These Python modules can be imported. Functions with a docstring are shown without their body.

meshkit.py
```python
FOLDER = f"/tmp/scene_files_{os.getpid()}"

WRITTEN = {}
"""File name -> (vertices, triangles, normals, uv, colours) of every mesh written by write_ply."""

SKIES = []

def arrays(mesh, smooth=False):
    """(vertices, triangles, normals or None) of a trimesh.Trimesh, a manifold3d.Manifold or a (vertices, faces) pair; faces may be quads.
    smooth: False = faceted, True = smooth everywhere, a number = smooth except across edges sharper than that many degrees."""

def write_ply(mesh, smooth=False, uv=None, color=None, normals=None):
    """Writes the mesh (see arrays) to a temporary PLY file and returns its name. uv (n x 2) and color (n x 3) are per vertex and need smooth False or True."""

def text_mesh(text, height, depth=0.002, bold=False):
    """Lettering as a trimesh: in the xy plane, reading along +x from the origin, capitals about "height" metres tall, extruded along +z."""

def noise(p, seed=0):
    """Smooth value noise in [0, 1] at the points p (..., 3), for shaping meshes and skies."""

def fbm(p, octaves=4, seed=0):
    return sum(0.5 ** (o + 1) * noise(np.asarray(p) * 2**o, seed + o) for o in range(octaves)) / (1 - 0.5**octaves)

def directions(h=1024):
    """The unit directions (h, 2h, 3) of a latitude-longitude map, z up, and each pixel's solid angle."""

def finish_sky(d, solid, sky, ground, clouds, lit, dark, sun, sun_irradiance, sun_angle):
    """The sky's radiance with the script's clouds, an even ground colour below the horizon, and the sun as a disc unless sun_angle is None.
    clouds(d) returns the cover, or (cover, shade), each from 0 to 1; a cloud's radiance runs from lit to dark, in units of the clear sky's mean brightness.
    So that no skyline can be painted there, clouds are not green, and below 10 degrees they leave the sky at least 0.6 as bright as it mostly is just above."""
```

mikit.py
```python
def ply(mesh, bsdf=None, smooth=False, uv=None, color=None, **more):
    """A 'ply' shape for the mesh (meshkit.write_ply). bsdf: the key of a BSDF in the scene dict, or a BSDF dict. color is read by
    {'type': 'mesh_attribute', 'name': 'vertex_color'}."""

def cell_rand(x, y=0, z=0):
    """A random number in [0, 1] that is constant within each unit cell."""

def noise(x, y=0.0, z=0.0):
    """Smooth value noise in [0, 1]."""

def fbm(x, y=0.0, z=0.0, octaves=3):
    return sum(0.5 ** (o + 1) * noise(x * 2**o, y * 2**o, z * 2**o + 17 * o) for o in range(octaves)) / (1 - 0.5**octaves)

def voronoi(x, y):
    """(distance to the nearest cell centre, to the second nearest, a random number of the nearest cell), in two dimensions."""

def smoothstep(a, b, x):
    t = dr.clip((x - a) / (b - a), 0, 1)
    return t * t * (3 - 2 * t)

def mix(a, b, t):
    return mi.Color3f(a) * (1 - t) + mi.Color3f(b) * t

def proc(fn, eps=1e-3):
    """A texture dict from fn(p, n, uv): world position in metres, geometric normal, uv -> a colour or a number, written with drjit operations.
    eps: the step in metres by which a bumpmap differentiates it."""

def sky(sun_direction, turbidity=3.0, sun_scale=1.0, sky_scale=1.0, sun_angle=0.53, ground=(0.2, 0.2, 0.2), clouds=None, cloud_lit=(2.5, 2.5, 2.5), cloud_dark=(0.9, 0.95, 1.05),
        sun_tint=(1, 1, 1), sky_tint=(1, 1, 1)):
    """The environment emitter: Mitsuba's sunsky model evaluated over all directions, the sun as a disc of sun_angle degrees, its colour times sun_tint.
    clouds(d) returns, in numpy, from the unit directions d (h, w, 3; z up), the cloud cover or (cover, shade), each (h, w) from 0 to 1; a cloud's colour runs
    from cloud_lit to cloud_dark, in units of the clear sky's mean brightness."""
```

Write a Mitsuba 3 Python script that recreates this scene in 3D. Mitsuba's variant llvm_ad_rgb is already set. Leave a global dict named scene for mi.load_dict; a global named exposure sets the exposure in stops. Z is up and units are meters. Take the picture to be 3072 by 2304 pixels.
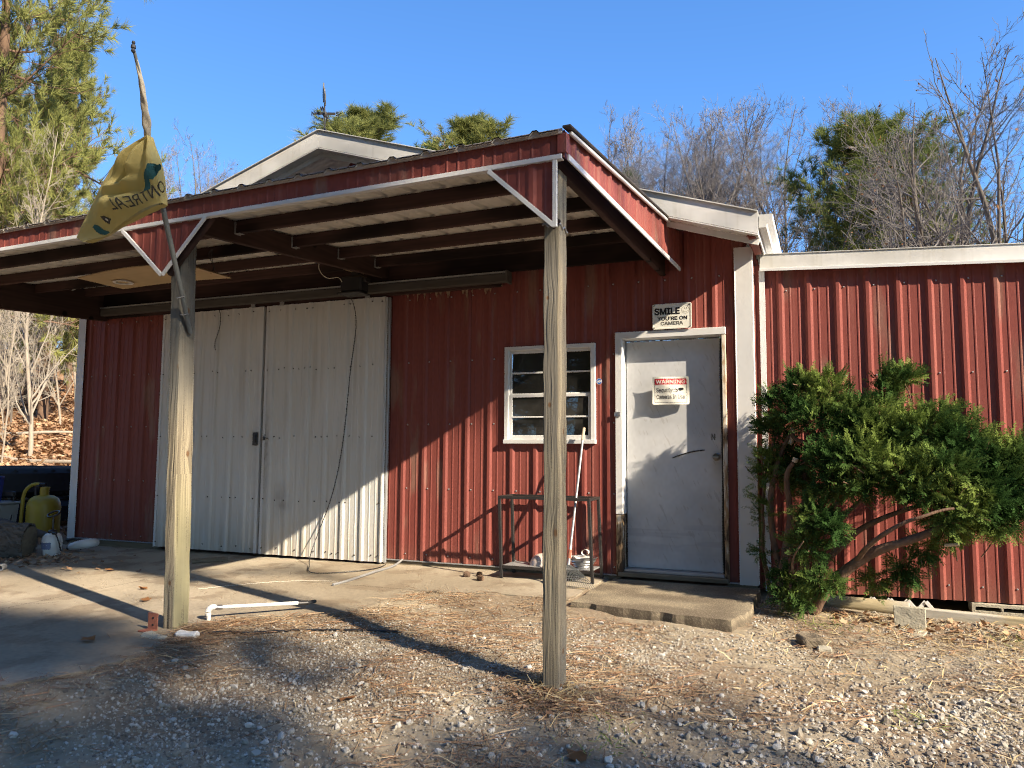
import math, numpy as np, trimesh, mitsuba as mi, mikit, meshkit
import drjit as dr
from shapely.geometry import Polygon, LineString, Point
from shapely import affinity
from scipy.spatial import cKDTree
from mikit import noise, fbm, voronoi, smoothstep, mix, cell_rand, proc

scene, labels = {}, {}
# ------------------------------------------------------------------ camera, light, exposure
T = mi.ScalarTransform4f
CAM = np.array([0.0, -6.782, 1.1506])
FW = np.array([-0.37931, 0.92103, 0.08848]); UP = np.array([0.02743, -0.08440, 0.99605])
scene['camera'] = dict(type='perspective', fov=67.68, fov_axis='x', near_clip=0.05, far_clip=1500.0,
                       to_world=T().look_at(origin=CAM.tolist(), target=(CAM + FW).tolist(), up=UP.tolist()))
SUN = np.array([1.0, -0.38, 0.617])
scene['sky'] = mikit.sky(SUN.tolist(), turbidity=2.2, sun_scale=2.75, sky_scale=1.75, sun_angle=0.6, ground=(0.2, 0.17, 0.13),
                         sun_tint=(0.91, 0.98, 1.12), sky_tint=(0.72, 1.08, 1.54))
exposure = 1.8

# ------------------------------------------------------------------ helpers
def rng_(s): return np.random.default_rng(s)

def numbered(key):
    if key not in scene and not any(k.startswith(key + '__') for k in scene) and key not in labels: return key
    i = 1
    while True:
        k = f'{key}_{i:03d}'
        if k not in scene and k not in labels and not any(q.startswith(k + '__') for q in scene): return k
        i += 1

def tag(key, label=None, cat=None, group=None, kind=None):
    d = labels.setdefault(key, {})
    if label: d['label'] = label
    if cat: d['category'] = cat
    if group: d['group'] = group
    if kind: d['kind'] = kind
    return key

def thing(name, label, cat, group=None):
    return tag(numbered(name), label, cat, group)

def obj(name, mesh, bsdf, parent=None, smooth=False, color=None, **kw):
    key = numbered(name if parent is None else parent + '__' + name)
    if key.startswith('porch__') and not key.startswith('porch__post'):      # the old porch has sunk towards its left front corner
        v, f = mesh; v = np.array(v, float); v[:, 2] -= 0.018 * np.clip(-1.3 - v[:, 0], 0, 9) * np.clip(-v[:, 1] / 2.95, 0, 1.05); mesh = (v, f)
    scene[key] = mikit.ply(mesh, bsdf, smooth=smooth, color=color)
    if kw: tag(key, **kw)
    return key

def joinm(parts):
    vs, fs, n = [], [], 0
    for v, f in parts:
        v = np.asarray(v, float); f = np.asarray(f, int)
        if f.shape[1] == 4: f = np.vstack([f[:, [0, 1, 2]], f[:, [0, 2, 3]]])
        vs.append(v); fs.append(f + n); n += len(v)
    return np.vstack(vs), np.vstack(fs)

def vf(m):
    if hasattr(m, 'vertices'): return np.array(m.vertices), np.array(m.faces)
    return m

_cb = None
def box(c, s, b=0.004, R=None):
    """chamfered box, centre c, full size s"""
    global _cb
    if _cb is None:
        pts, tagp = [], []
        for ax in range(3):
            for sg in np.ndindex(2, 2, 2):
                sgn = np.array(sg) * 2 - 1
                pts.append(sgn * np.where(np.arange(3) == ax, 1.0, 0.8)); tagp.append((sgn, ax))
        h = trimesh.convex.convex_hull(np.array(pts))
        idx = cKDTree(np.array(pts)).query(h.vertices)[1]
        _cb = (np.array([tagp[i][0] for i in idx], float), np.array([[1.0 if a == tagp[i][1] else 0.0 for a in range(3)] for i in idx]), np.array(h.faces))
    sg, full, f = _cb
    h = np.asarray(s, float) / 2
    b = min(b, 0.45 * h.min())
    v = sg * (h - b * (1 - full))
    if R is not None: v = v @ np.asarray(R).T
    return v + np.asarray(c, float), f

def box2(p0, p1, b=0.004):
    p0, p1 = np.minimum(p0, p1), np.maximum(p0, p1)
    return box((p0 + p1) / 2, p1 - p0, b)

def frame_to(d, up=(0, 0, 1)):
    d = np.asarray(d, float); d = d / np.linalg.norm(d)
    a = np.cross(up, d)
    if np.linalg.norm(a) < 1e-4: a = np.cross((1, 0, 0), d)
    a /= np.linalg.norm(a); b = np.cross(d, a)
    return np.stack([a, b, d], 1)      # columns: side, up, along

def bar(a, b, w, h, bev=0.003, up=(0, 0, 1)):
    """rectangular bar from a to b; w sideways, h upwards"""
    a, b = np.asarray(a, float), np.asarray(b, float)
    R = frame_to(b - a, up)
    return box((a + b) / 2, (w, h, np.linalg.norm(b - a)), bev, R)

def tubes(pts, rad, sides=5, cap=False):
    """batch of tubes: pts (n,k,3), rad (n,k)"""
    pts = np.asarray(pts, float); rad = np.asarray(rad, float)
    n, k, _ = pts.shape
    t = np.gradient(pts, axis=1); t /= np.linalg.norm(t, axis=2, keepdims=True) + 1e-12
    ref = np.where(np.abs(t[:, :1, 2:3]) < 0.9, [[[0, 0, 1.0]]], [[[1.0, 0, 0]]])
    a = np.cross(t, ref); a /= np.linalg.norm(a, axis=2, keepdims=True) + 1e-12
    b = np.cross(t, a)
    ang = np.arange(sides) * 2 * np.pi / sides
    v = pts[:, :, None] + rad[:, :, None, None] * (np.cos(ang)[None, None, :, None] * a[:, :, None] + np.sin(ang)[None, None, :, None] * b[:, :, None])
    i, j = np.meshgrid(np.arange(k - 1), np.arange(sides), indexing='ij')
    q = np.stack([i * sides + j, i * sides + (j + 1) % sides, (i + 1) * sides + (j + 1) % sides, (i + 1) * sides + j], -1).reshape(-1, 4)
    f = np.vstack([q[:, [0, 2, 1]], q[:, [0, 3, 2]]])
    if cap:
        e = [[0, jj, jj + 1] for jj in range(1, sides - 1)] + [[(k - 1) * sides, (k - 1) * sides + jj + 1, (k - 1) * sides + jj] for jj in range(1, sides - 1)]
        f = np.vstack([f, e])
    F = (f[None] + (np.arange(n) * k * sides)[:, None, None]).reshape(-1, 3)
    return v.reshape(-1, 3), F

def tube(p, r, sides=8, cap=True):
    p = np.asarray(p, float)
    return tubes(p[None], np.broadcast_to(r, (len(p),))[None], sides, cap)

def spline(p, n=40):
    from scipy.interpolate import CubicSpline
    p = np.asarray(p, float)
    t = np.r_[0, np.cumsum(np.linalg.norm(np.diff(p, axis=0), axis=1))]
    return CubicSpline(t, p)(np.linspace(0, t[-1], n))

def lathe(prof, c=(0, 0, 0), n=24, R=None):
    prof = np.asarray(prof, float); k = len(prof); ang = np.arange(n) * 2 * np.pi / n
    v = np.stack([prof[:, None, 0] * np.cos(ang), prof[:, None, 0] * np.sin(ang), np.repeat(prof[:, 1:2], n, 1)], -1).reshape(-1, 3)
    i, j = np.meshgrid(np.arange(k - 1), np.arange(n), indexing='ij')
    q = np.stack([i * n + j, i * n + (j + 1) % n, (i + 1) * n + (j + 1) % n, (i + 1) * n + j], -1).reshape(-1, 4)
    if R is not None: v = v @ np.asarray(R).T
    return v + np.asarray(c), np.vstack([q[:, [0, 1, 2]], q[:, [0, 2, 3]]])

def prism(poly, depth, M=None):
    """extrude shapely polygon(s) along +z by depth, then map rows with 4x4-like (R, t)"""
    gs = getattr(poly, 'geoms', [poly])
    m = trimesh.util.concatenate([trimesh.creation.extrude_polygon(g, depth, engine='earcut') for g in gs])
    v, f = vf(m)
    if M is not None: v = v @ np.asarray(M[0]).T + np.asarray(M[1])
    return v, f
RW = np.array([[1, 0, 0], [0, 0, -1], [0, 1, 0]], float)   # xy drawing -> wall facing -y (extrusion towards the viewer)

def scatter(tmpl, R, s, pos):
    """copies of a (V,F) template: R (n,3,3), s (n,) or (n,3), pos (n,3)"""
    V, F = tmpl; n = len(pos)
    s = np.asarray(s, float)
    if s.ndim == 1: s = s[:, None].repeat(3, 1)
    v = np.einsum('nij,nkj->nki', R, V[None] * s[:, None, :]) + pos[:, None]
    return v.reshape(-1, 3), (F[None] + (np.arange(n) * len(V))[:, None, None]).reshape(-1, 3)

def rand_rot(r, n):
    q = r.normal(size=(n, 4)); q /= np.linalg.norm(q, axis=1, keepdims=True)
    w, x, y, z = q.T
    return np.stack([1 - 2 * (y*y + z*z), 2 * (x*y - z*w), 2 * (x*z + y*w), 2 * (x*y + z*w), 1 - 2 * (x*x + z*z), 2 * (y*z - x*w), 2 * (x*z - y*w), 2 * (y*z + x*w), 1 - 2 * (x*x + y*y)], -1).reshape(-1, 3, 3)

def rot_z(a):
    a = np.asarray(a); c, s, o, e = np.cos(a), np.sin(a), np.zeros_like(a), np.ones_like(a)
    return np.stack([c, -s, o, s, c, o, o, o, e], -1).reshape(a.shape + (3, 3))

def dirs_rot(d, roll):
    """rotations taking +z to d (n,3) with a roll about it"""
    d = d / np.linalg.norm(d, axis=1, keepdims=True)
    ref = np.where(np.abs(d[:, 2:3]) < 0.95, [[0, 0, 1.0]], [[1.0, 0, 0]])
    a = np.cross(ref, d); a /= np.linalg.norm(a, axis=1, keepdims=True); b = np.cross(d, a)
    c, s = np.cos(roll)[:, None], np.sin(roll)[:, None]
    return np.stack([a * c + b * s, b * c - a * s, d], 2)

# ------------------------------------------------------------------ materials
def two(b): return {'type': 'twosided', 'bsdf': b}
def mat(name, color, rough=0.6, spec=0.4, metallic=0.0, bump=None, bscale=0.01, **kw):
    b = dict(type='principled', base_color=proc(color) if callable(color) else {'type': 'rgb', 'value': list(color)}, roughness=rough, specular=spec, metallic=metallic, **kw)
    if bump is not None:
        b = {'type': 'bumpmap', 'arbitrary': proc(bump, 0.002), 'scale': bscale, 'bsdf': b}
    scene[name] = two(b)
    return name

def C(*a): return mi.Color3f(*a)
def red_fn(p, n, uv):
    a = fbm(p.x * 1.1, p.y * 1.1, p.z * 0.5)
    st = fbm(p.x * 26, p.y * 26, p.z * 0.35)
    fine = noise(p.x * 90, p.y * 90, p.z * 30)
    c = mix((0.165, 0.041, 0.034), (0.220, 0.066, 0.054), a)
    c = mix(c, (0.26, 0.105, 0.085), 0.5 * smoothstep(0.55, 0.9, st))
    c = mix(c, (0.20, 0.10, 0.07), 0.5 * smoothstep(0.30, 0.0, p.z) * (0.4 + 0.6 * st))
    k = dr.floor((p.x + 4.2) / 0.954); e = (p.x + 4.2) / 0.954 - k
    c = c * (0.93 + 0.14 * cell_rand(k, 3.0, 1.0)) * (1 - 0.35 * dr.exp(-dr.square((e - 0.012) / 0.004)))
    c = mix(c, (0.24, 0.17, 0.13), 0.45 * smoothstep(0.62, 0.8, fbm(p.x * 7, p.y * 7, p.z * 1.1, 4)))
    return c * (0.94 + 0.12 * fine)
mat('red_metal', red_fn, 0.5, 0.16)
def white_fn(p, n, uv):
    a = fbm(p.x * 2.2, p.y * 2.2, p.z * 2.2, 4)
    st = fbm(p.x * 30, p.y * 30, p.z * 1.2)
    c = mix((0.60, 0.60, 0.585), (0.44, 0.435, 0.41), smoothstep(0.35, 0.75, a))
    return mix(c, (0.36, 0.34, 0.28), 0.45 * smoothstep(0.5, 0.85, st) * smoothstep(0.35, 0.6, a))
mat('weathered_white', white_fn, 0.5, 0.4)
def trim_fn(p, n, uv):
    a = fbm(p.x * 5, p.y * 5, p.z * 1.5, 3)
    return mix((0.60, 0.60, 0.60), (0.50, 0.50, 0.49), a)
mat('white_trim', trim_fn, 0.42, 0.45)
def door_fn(p, n, uv):
    a = fbm(p.x * 1.7, p.y, p.z * 1.2, 4); st = fbm(p.x * 24, 3.0, p.z * 0.5)
    c = mix((0.58, 0.58, 0.57), (0.50, 0.50, 0.48), a)
    c = mix(c, (0.40, 0.31, 0.19), 0.75 * smoothstep(0.6, 0.0, p.z) * st)
    c = mix(c, (0.33, 0.29, 0.24), 0.30 * smoothstep(0.52, 0.8, st))
    d1 = dr.exp(-(dr.square((p.x + 5.70) / 0.09) + dr.square((p.z - 1.12) / 0.5)))
    d2 = dr.exp(-(dr.square((p.x + 5.42) / 0.10) + dr.square((p.z - 0.62) / 0.16)))
    return mix(c, (0.13, 0.11, 0.10), 0.9 * d1 * fbm(p.x * 40, 0.0, p.z * 18) + 0.8 * d2 * fbm(p.x * 12, 0.0, p.z * 9))
mat('white_door_sheet', door_fn, 0.45, 0.4)
def under_fn(p, n, uv):
    return mix((0.62, 0.60, 0.55), (0.52, 0.49, 0.44), fbm(p.x * 3, p.y * 3, p.z * 3))
mat('white_underside', under_fn, 0.5, 0.3)
mat('white_soffit', (0.82, 0.81, 0.78), 0.5, 0.3)
def rooftop_fn(p, n, uv):
    return mix((0.085, 0.072, 0.062), (0.045, 0.04, 0.036), fbm(p.x * 5, p.y * 2, 0.0, 4))
mat('weathered_roof', rooftop_fn, 0.6, 0.3)
def grain(p, along='z', f=55.0):
    w = fbm(p.x * 3, p.y * 3, p.z * 3) * 0.02
    if along == 'z': return fbm((p.x + w) * f, (p.y + w) * f, p.z * 2.2, 3)
    if along == 'x': return fbm(p.x * 2.2, (p.y + w) * f, (p.z + w) * f, 3)
    return fbm((p.x + w) * f, p.y * 2.2, (p.z + w) * f, 3)
def post_fn(p, n, uv):
    side = dr.abs(n.x) > 0.5
    fid = dr.select(side, mi.Float(5.0), mi.Float(1.0)) + dr.floor(p.x * 0.9) * 3
    u = dr.select(side, p.y, p.x)
    uc = dr.select(side, mi.Float(-2.80), dr.select(p.x < -3.0, mi.Float(-4.08), mi.Float(-1.38)))
    ky = dr.floor(p.z / 0.62 + fid * 0.37); kz = (ky - fid * 0.37 + 0.15 + 0.7 * cell_rand(ky, fid, 3.0)) * 0.62
    uc = uc + (cell_rand(ky, fid, 9.0) - 0.5) * 0.06
    on = dr.select(cell_rand(ky, fid, 5.0) > 0.42, 1.0, 0.0); ks = 0.6 + 0.6 * cell_rand(ky, fid, 7.0)
    dk = dr.sqrt(dr.square((u - uc) / (0.013 * ks)) + dr.square((p.z - kz) / (0.020 * ks)))
    bend = 0.035 * dr.exp(-0.20 * dk) * on
    wob = fbm(p.x * 3, p.y * 3, p.z * 1.2) * 0.06
    g = fbm((u + wob + bend) * 120, fid, p.z * 1.1, 3)
    ring = dr.sin((u + wob * 1.5 + bend * 2.5) * 420 + 6 * fbm(u * 5, fid, p.z * 1.0))
    big = fbm(p.x * 1.5 + 3, p.y * 1.5, p.z * 1.1 + fid)
    c = mix((0.33, 0.285, 0.20), (0.16, 0.135, 0.097), smoothstep(0.25, 0.75, g))
    c = mix(c, (0.15, 0.125, 0.09), 0.45 * smoothstep(0.1, 1.0, ring))
    c = mix(c, (0.145, 0.135, 0.115), 0.8 * smoothstep(0.50, 0.70, big))
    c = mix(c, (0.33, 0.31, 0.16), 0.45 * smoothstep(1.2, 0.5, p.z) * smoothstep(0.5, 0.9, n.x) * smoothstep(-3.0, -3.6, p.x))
    c = mix(c, (0.115, 0.112, 0.10) , 0.85 * smoothstep(1.1, 1.7, p.z) * smoothstep(-3.0, -3.6, p.x))  # left post top: weathered grey with tree shade painted in
    c = mix(c, (0.09, 0.075, 0.055), smoothstep(0.71, 0.76, fbm(u * 300, fid, p.z * 1.6, 2)))
    return mix(c, (0.13, 0.075, 0.04), smoothstep(1.3, 0.5, dk) * on)
def post_bump(p, n, uv):
    u = dr.select(dr.abs(n.x) > 0.5, p.y, p.x)
    return fbm((u + fbm(p.x * 4, p.y * 4, p.z * 2.5) * 0.05) * 110, 1.0, p.z * 2.0, 2)
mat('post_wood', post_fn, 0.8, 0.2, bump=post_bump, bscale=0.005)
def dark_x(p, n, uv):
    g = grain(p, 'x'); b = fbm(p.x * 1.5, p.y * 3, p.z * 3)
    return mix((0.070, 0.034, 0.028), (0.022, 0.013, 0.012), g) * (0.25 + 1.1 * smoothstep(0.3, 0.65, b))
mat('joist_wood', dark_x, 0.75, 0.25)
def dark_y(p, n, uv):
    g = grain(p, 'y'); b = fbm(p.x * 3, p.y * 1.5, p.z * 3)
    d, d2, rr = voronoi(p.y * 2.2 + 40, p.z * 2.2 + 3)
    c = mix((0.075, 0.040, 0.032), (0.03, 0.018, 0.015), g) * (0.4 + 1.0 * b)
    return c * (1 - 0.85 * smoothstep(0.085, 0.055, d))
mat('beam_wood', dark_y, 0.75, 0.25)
def ply_fn(p, n, uv):
    return mix((0.46, 0.34, 0.20), (0.38, 0.27, 0.15), grain(p, 'x', 30.0))
mat('plywood', ply_fn, 0.7, 0.2)
def timber_fn(p, n, uv):
    g = grain(p, 'x', 60.0); b = fbm(p.x * 2, p.y * 4, p.z * 4)
    c = mix((0.42, 0.36, 0.23), (0.30, 0.25, 0.16), g)
    return mix(c, (0.40, 0.38, 0.33), smoothstep(0.45, 0.65, b) * smoothstep(0.3, 0.6, p.x))
mat('timber', timber_fn, 0.8, 0.2, bump=lambda p, n, uv: grain(p, 'x', 70.0), bscale=0.002)
def sill_fn(p, n, uv): return mix((0.23, 0.19, 0.13), (0.12, 0.10, 0.075), fbm(p.x * 6, p.y * 30, p.z * 40))
mat('sill_wood', sill_fn, 0.85, 0.15)
def rot_fn(p, n, uv):
    a = fbm(p.x * 40, p.y * 40, p.z * 7, 4)
    c = mix((0.55, 0.50, 0.42), (0.30, 0.20, 0.11), smoothstep(0.40, 0.62, a + 0.22 * smoothstep(1.1, 0.1, p.z)))
    return mix(c, (0.07, 0.045, 0.03), smoothstep(0.60, 0.75, a + 0.2 * smoothstep(0.9, 0.1, p.z)))
mat('peeling_casing', rot_fn, 0.75, 0.2)
def leaf_door_fn(p, n, uv):
    a = fbm(p.x * 3, 0.0, p.z * 2.0, 4); f = fbm(p.x * 45, 0.0, p.z * 25, 2)
    c = mix((0.47, 0.48, 0.495), (0.37, 0.38, 0.395), smoothstep(0.3, 0.8, a))
    c = mix(c, (0.30, 0.31, 0.34), 0.5 * smoothstep(0.5, 0.62, fbm(p.x * 2.2, 3.0, p.z * 16)) * smoothstep(0.65, 0.42, p.z) * smoothstep(0.2, 0.4, p.z))
    dk = dr.exp(-(dr.square((p.x + 0.88) / 0.06) + dr.square((p.z - 1.06) / 0.12)))
    sc = smoothstep(0.74, 0.80, fbm(p.x * 60 + p.z * 25, 1.0, p.z * 9, 2))
    return mix(c * (0.95 + 0.1 * f), (0.22, 0.19, 0.16), 0.25 * sc + 0.5 * dk)
mat('grey_door_paint', leaf_door_fn, 0.38, 0.4)
def conc_fn(p, n, uv):
    a = fbm(p.x * 0.9, p.y * 0.9, 0.0, 4); f = fbm(p.x * 50, p.y * 50, p.z * 50, 2)
    sp = fbm(p.x * 5, p.y * 5, 2.0, 3)
    c = mix((0.285, 0.245, 0.188), (0.205, 0.173, 0.128), smoothstep(0.3, 0.7, a))
    c = mix(c, (0.15, 0.115, 0.08), 0.6 * smoothstep(0.52, 0.72, sp))
    wv = (fbm(p.x * 2, p.y * 2, 5.0, 4) - 0.5)
    jn = dr.exp(-dr.square((p.y + 1.13 + 0.02 * wv) / 0.007)) * smoothstep(-4.5, -4.2, p.x) + dr.exp(-dr.square((p.x + 5.72 + 0.02 * wv) / 0.006))
    ck = dr.exp(-dr.square((p.y + 2.5 - 0.35 * (p.x + 5.5) + 0.5 * wv) / 0.005)) * smoothstep(0.4, 0.55, fbm(p.x, p.y, 9.0))
    c = mix(c, (0.07, 0.055, 0.04), dr.minimum(0.75 * jn + 0.6 * ck, 0.85))
    return c * (0.86 + 0.28 * f)
mat('slab_concrete', conc_fn, 0.85, 0.2, bump=lambda p, n, uv: fbm(p.x * 60, p.y * 60, 0.0, 3), bscale=0.004)
def stoop_fn(p, n, uv):
    d, d2, r = voronoi(p.x * 90 + p.z * 70, p.y * 90 + p.z * 50)
    c = mix((0.25, 0.21, 0.15), (0.15, 0.122, 0.088), smoothstep(0.3, 0.7, fbm(p.x * 4, p.y * 4, p.z * 4, 4)))
    c = mix(c, (0.10, 0.08, 0.058), 0.7 * smoothstep(0.02, -0.02, p.z))
    return c * (0.7 + 0.6 * r * smoothstep(0.6, 0.2, d))
mat('stoop_concrete', stoop_fn, 0.85, 0.2, bump=lambda p, n, uv: smoothstep(0.6, 0.1, voronoi(p.x * 90 + p.z * 70, p.y * 90 + p.z * 50)[0]), bscale=0.003)
def block_fn(p, n, uv):
    return mix((0.40, 0.37, 0.29), (0.27, 0.25, 0.20), fbm(p.x * 30, p.y * 30, p.z * 30, 3))
mat('cinder_concrete', block_fn, 0.9, 0.15, bump=lambda p, n, uv: fbm(p.x * 120, p.y * 120, p.z * 120, 2), bscale=0.004)
def dirt_fn(p, n, uv):
    a = fbm(p.x * 0.55 + 2, p.y * 0.55, 0.0, 3); b = fbm(p.x * 2.6, p.y * 2.6, 4.0, 4); f = fbm(p.x * 28, p.y * 28, 0.0, 3)
    d, d2, r = voronoi(p.x * 55, p.y * 55)
    c = mix((0.285, 0.24, 0.175), (0.205, 0.17, 0.12), b)
    c = mix(c, (0.165, 0.12, 0.08), 0.7 * smoothstep(0.50, 0.62, fbm(p.x * 1.3 + 7, p.y * 1.3, 0.0, 4)))
    g = mix((0.40, 0.375, 0.32), (0.2, 0.18, 0.145), r)
    c = mix(c, g, 0.55 * smoothstep(0.45, 0.25, d) * smoothstep(0.35, 0.6, r))
    far = smoothstep(3.0, 9.0, dr.maximum(p.y, -p.x - 6.0))
    c = mix(c, mix((0.27, 0.165, 0.095), (0.16, 0.095, 0.058), fbm(p.x * 1.5, p.y * 1.5, p.z, 4)), far)
    return c * (0.75 + 0.5 * f)
mat('dirt', dirt_fn, 0.92, 0.1, bump=lambda p, n, uv: fbm(p.x * 45, p.y * 45, 0.0, 3), bscale=0.01)
mat('vertex_matte', (0.5, 0.5, 0.5), 0.85, 0.2); scene['vertex_matte']['bsdf']['base_color'] = {'type': 'mesh_attribute', 'name': 'vertex_color'}
scene['vertex_thin'] = two({'type': 'principled', 'base_color': {'type': 'mesh_attribute', 'name': 'vertex_color'}, 'roughness': 0.7, 'specular': 0.3})
def bark_pine(p, n, uv):
    return mix((0.20, 0.13, 0.09), (0.08, 0.055, 0.04), fbm(p.x * 9, p.y * 9, p.z * 3, 3))
mat('pine_bark', bark_pine, 0.9, 0.1)
def bark_bare(p, n, uv):
    return mix((0.17, 0.15, 0.13), (0.075, 0.063, 0.055), fbm(p.x * 4, p.y * 4, p.z * 1.5, 3))
mat('bare_bark', bark_bare, 0.9, 0.1)
mat('pale_twig', (0.28, 0.25, 0.21), 0.9, 0.1)
mat('twig_bark', lambda p, n, uv: mix((0.21, 0.195, 0.19), (0.10, 0.092, 0.09), noise(p.x * 2, p.y * 2, p.z * 2)), 0.9, 0.1)
mat('pale_bark', lambda p, n, uv: mix((0.38, 0.335, 0.275), (0.21, 0.18, 0.145), fbm(p.x * 5, p.y * 5, p.z * 2.0, 3)), 0.85, 0.15)
def yew_bark(p, n, uv): return mix((0.22, 0.14, 0.095), (0.09, 0.055, 0.04), fbm(p.x * 30, p.y * 30, p.z * 14, 3))
mat('yew_bark', yew_bark, 0.85, 0.15, bump=lambda p, n, uv: fbm(p.x * 50, p.y * 50, p.z * 18, 3), bscale=0.008)
mat('cut_wood', (0.50, 0.40, 0.28), 0.8)
def thin(name, fn, dt=0.7, rough=0.5, spec=0.4):
    scene[name] = {'type': 'principledthin', 'base_color': proc(fn), 'roughness': rough, 'diff_trans': dt, 'spec_trans': 0.0, 'eta': 1.4}
    return name
thin('pine_needle', lambda p, n, uv: mix((0.37, 0.375, 0.125), (0.17, 0.20, 0.07), fbm(p.x * 0.9, p.y * 0.9, p.z * 0.9, 2)), 0.75)
mat('haze_bark', (0.21, 0.20, 0.205), 0.9, 0.1)
thin('mid_pine_needle', lambda p, n, uv: mix((0.25, 0.285, 0.085), (0.10, 0.135, 0.045), fbm(p.x * 0.9, p.y * 0.9, p.z * 0.9, 2)), 0.7)
thin('dark_pine_needle', lambda p, n, uv: mix((0.12, 0.16, 0.045), (0.055, 0.085, 0.03), fbm(p.x * 0.9, p.y * 0.9, p.z * 0.9, 2)), 0.6)
thin('yew_needle', lambda p, n, uv: mix((0.042, 0.090, 0.026), (0.20, 0.265, 0.065), smoothstep(0.42, 0.78, fbm(p.x * 3.5, p.y * 3.5, p.z * 3.5, 3))), 0.45, 0.32)
thin('flag_cloth', lambda p, n, uv: mix((0.68, 0.58, 0.26), (0.58, 0.48, 0.19), fbm(p.x * 6, p.y * 6, p.z * 6)), 0.75, 0.7)
thin('sleeve_cloth', lambda p, n, uv: mix((0.52, 0.47, 0.38), (0.40, 0.36, 0.29), fbm(p.x * 14, p.y * 14, p.z * 5)), 0.5, 0.7)
thin('dry_leaf', lambda p, n, uv: mix((0.30, 0.15, 0.07), (0.16, 0.075, 0.035), noise(p.x * 7, p.y * 7, p.z * 7)), 0.4, 0.6)
mat('black_metal', lambda p, n, uv: mix((0.012, 0.012, 0.013), (0.03, 0.025, 0.022), fbm(p.x * 9, p.y * 9, p.z * 9)), 0.45, 0.5)
mat('black_plastic', (0.018, 0.018, 0.02), 0.4, 0.5)
mat('rubber', lambda p, n, uv: mix((0.020, 0.020, 0.022), (0.035, 0.033, 0.03), fbm(p.x * 6, p.y * 6, p.z * 6)), 0.75, 0.3)
mat('grey_pipe', lambda p, n, uv: mix((0.11, 0.12, 0.12), (0.075, 0.08, 0.08), fbm(p.x * 20, p.y * 20, p.z * 8)), 0.5, 0.4)
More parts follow.
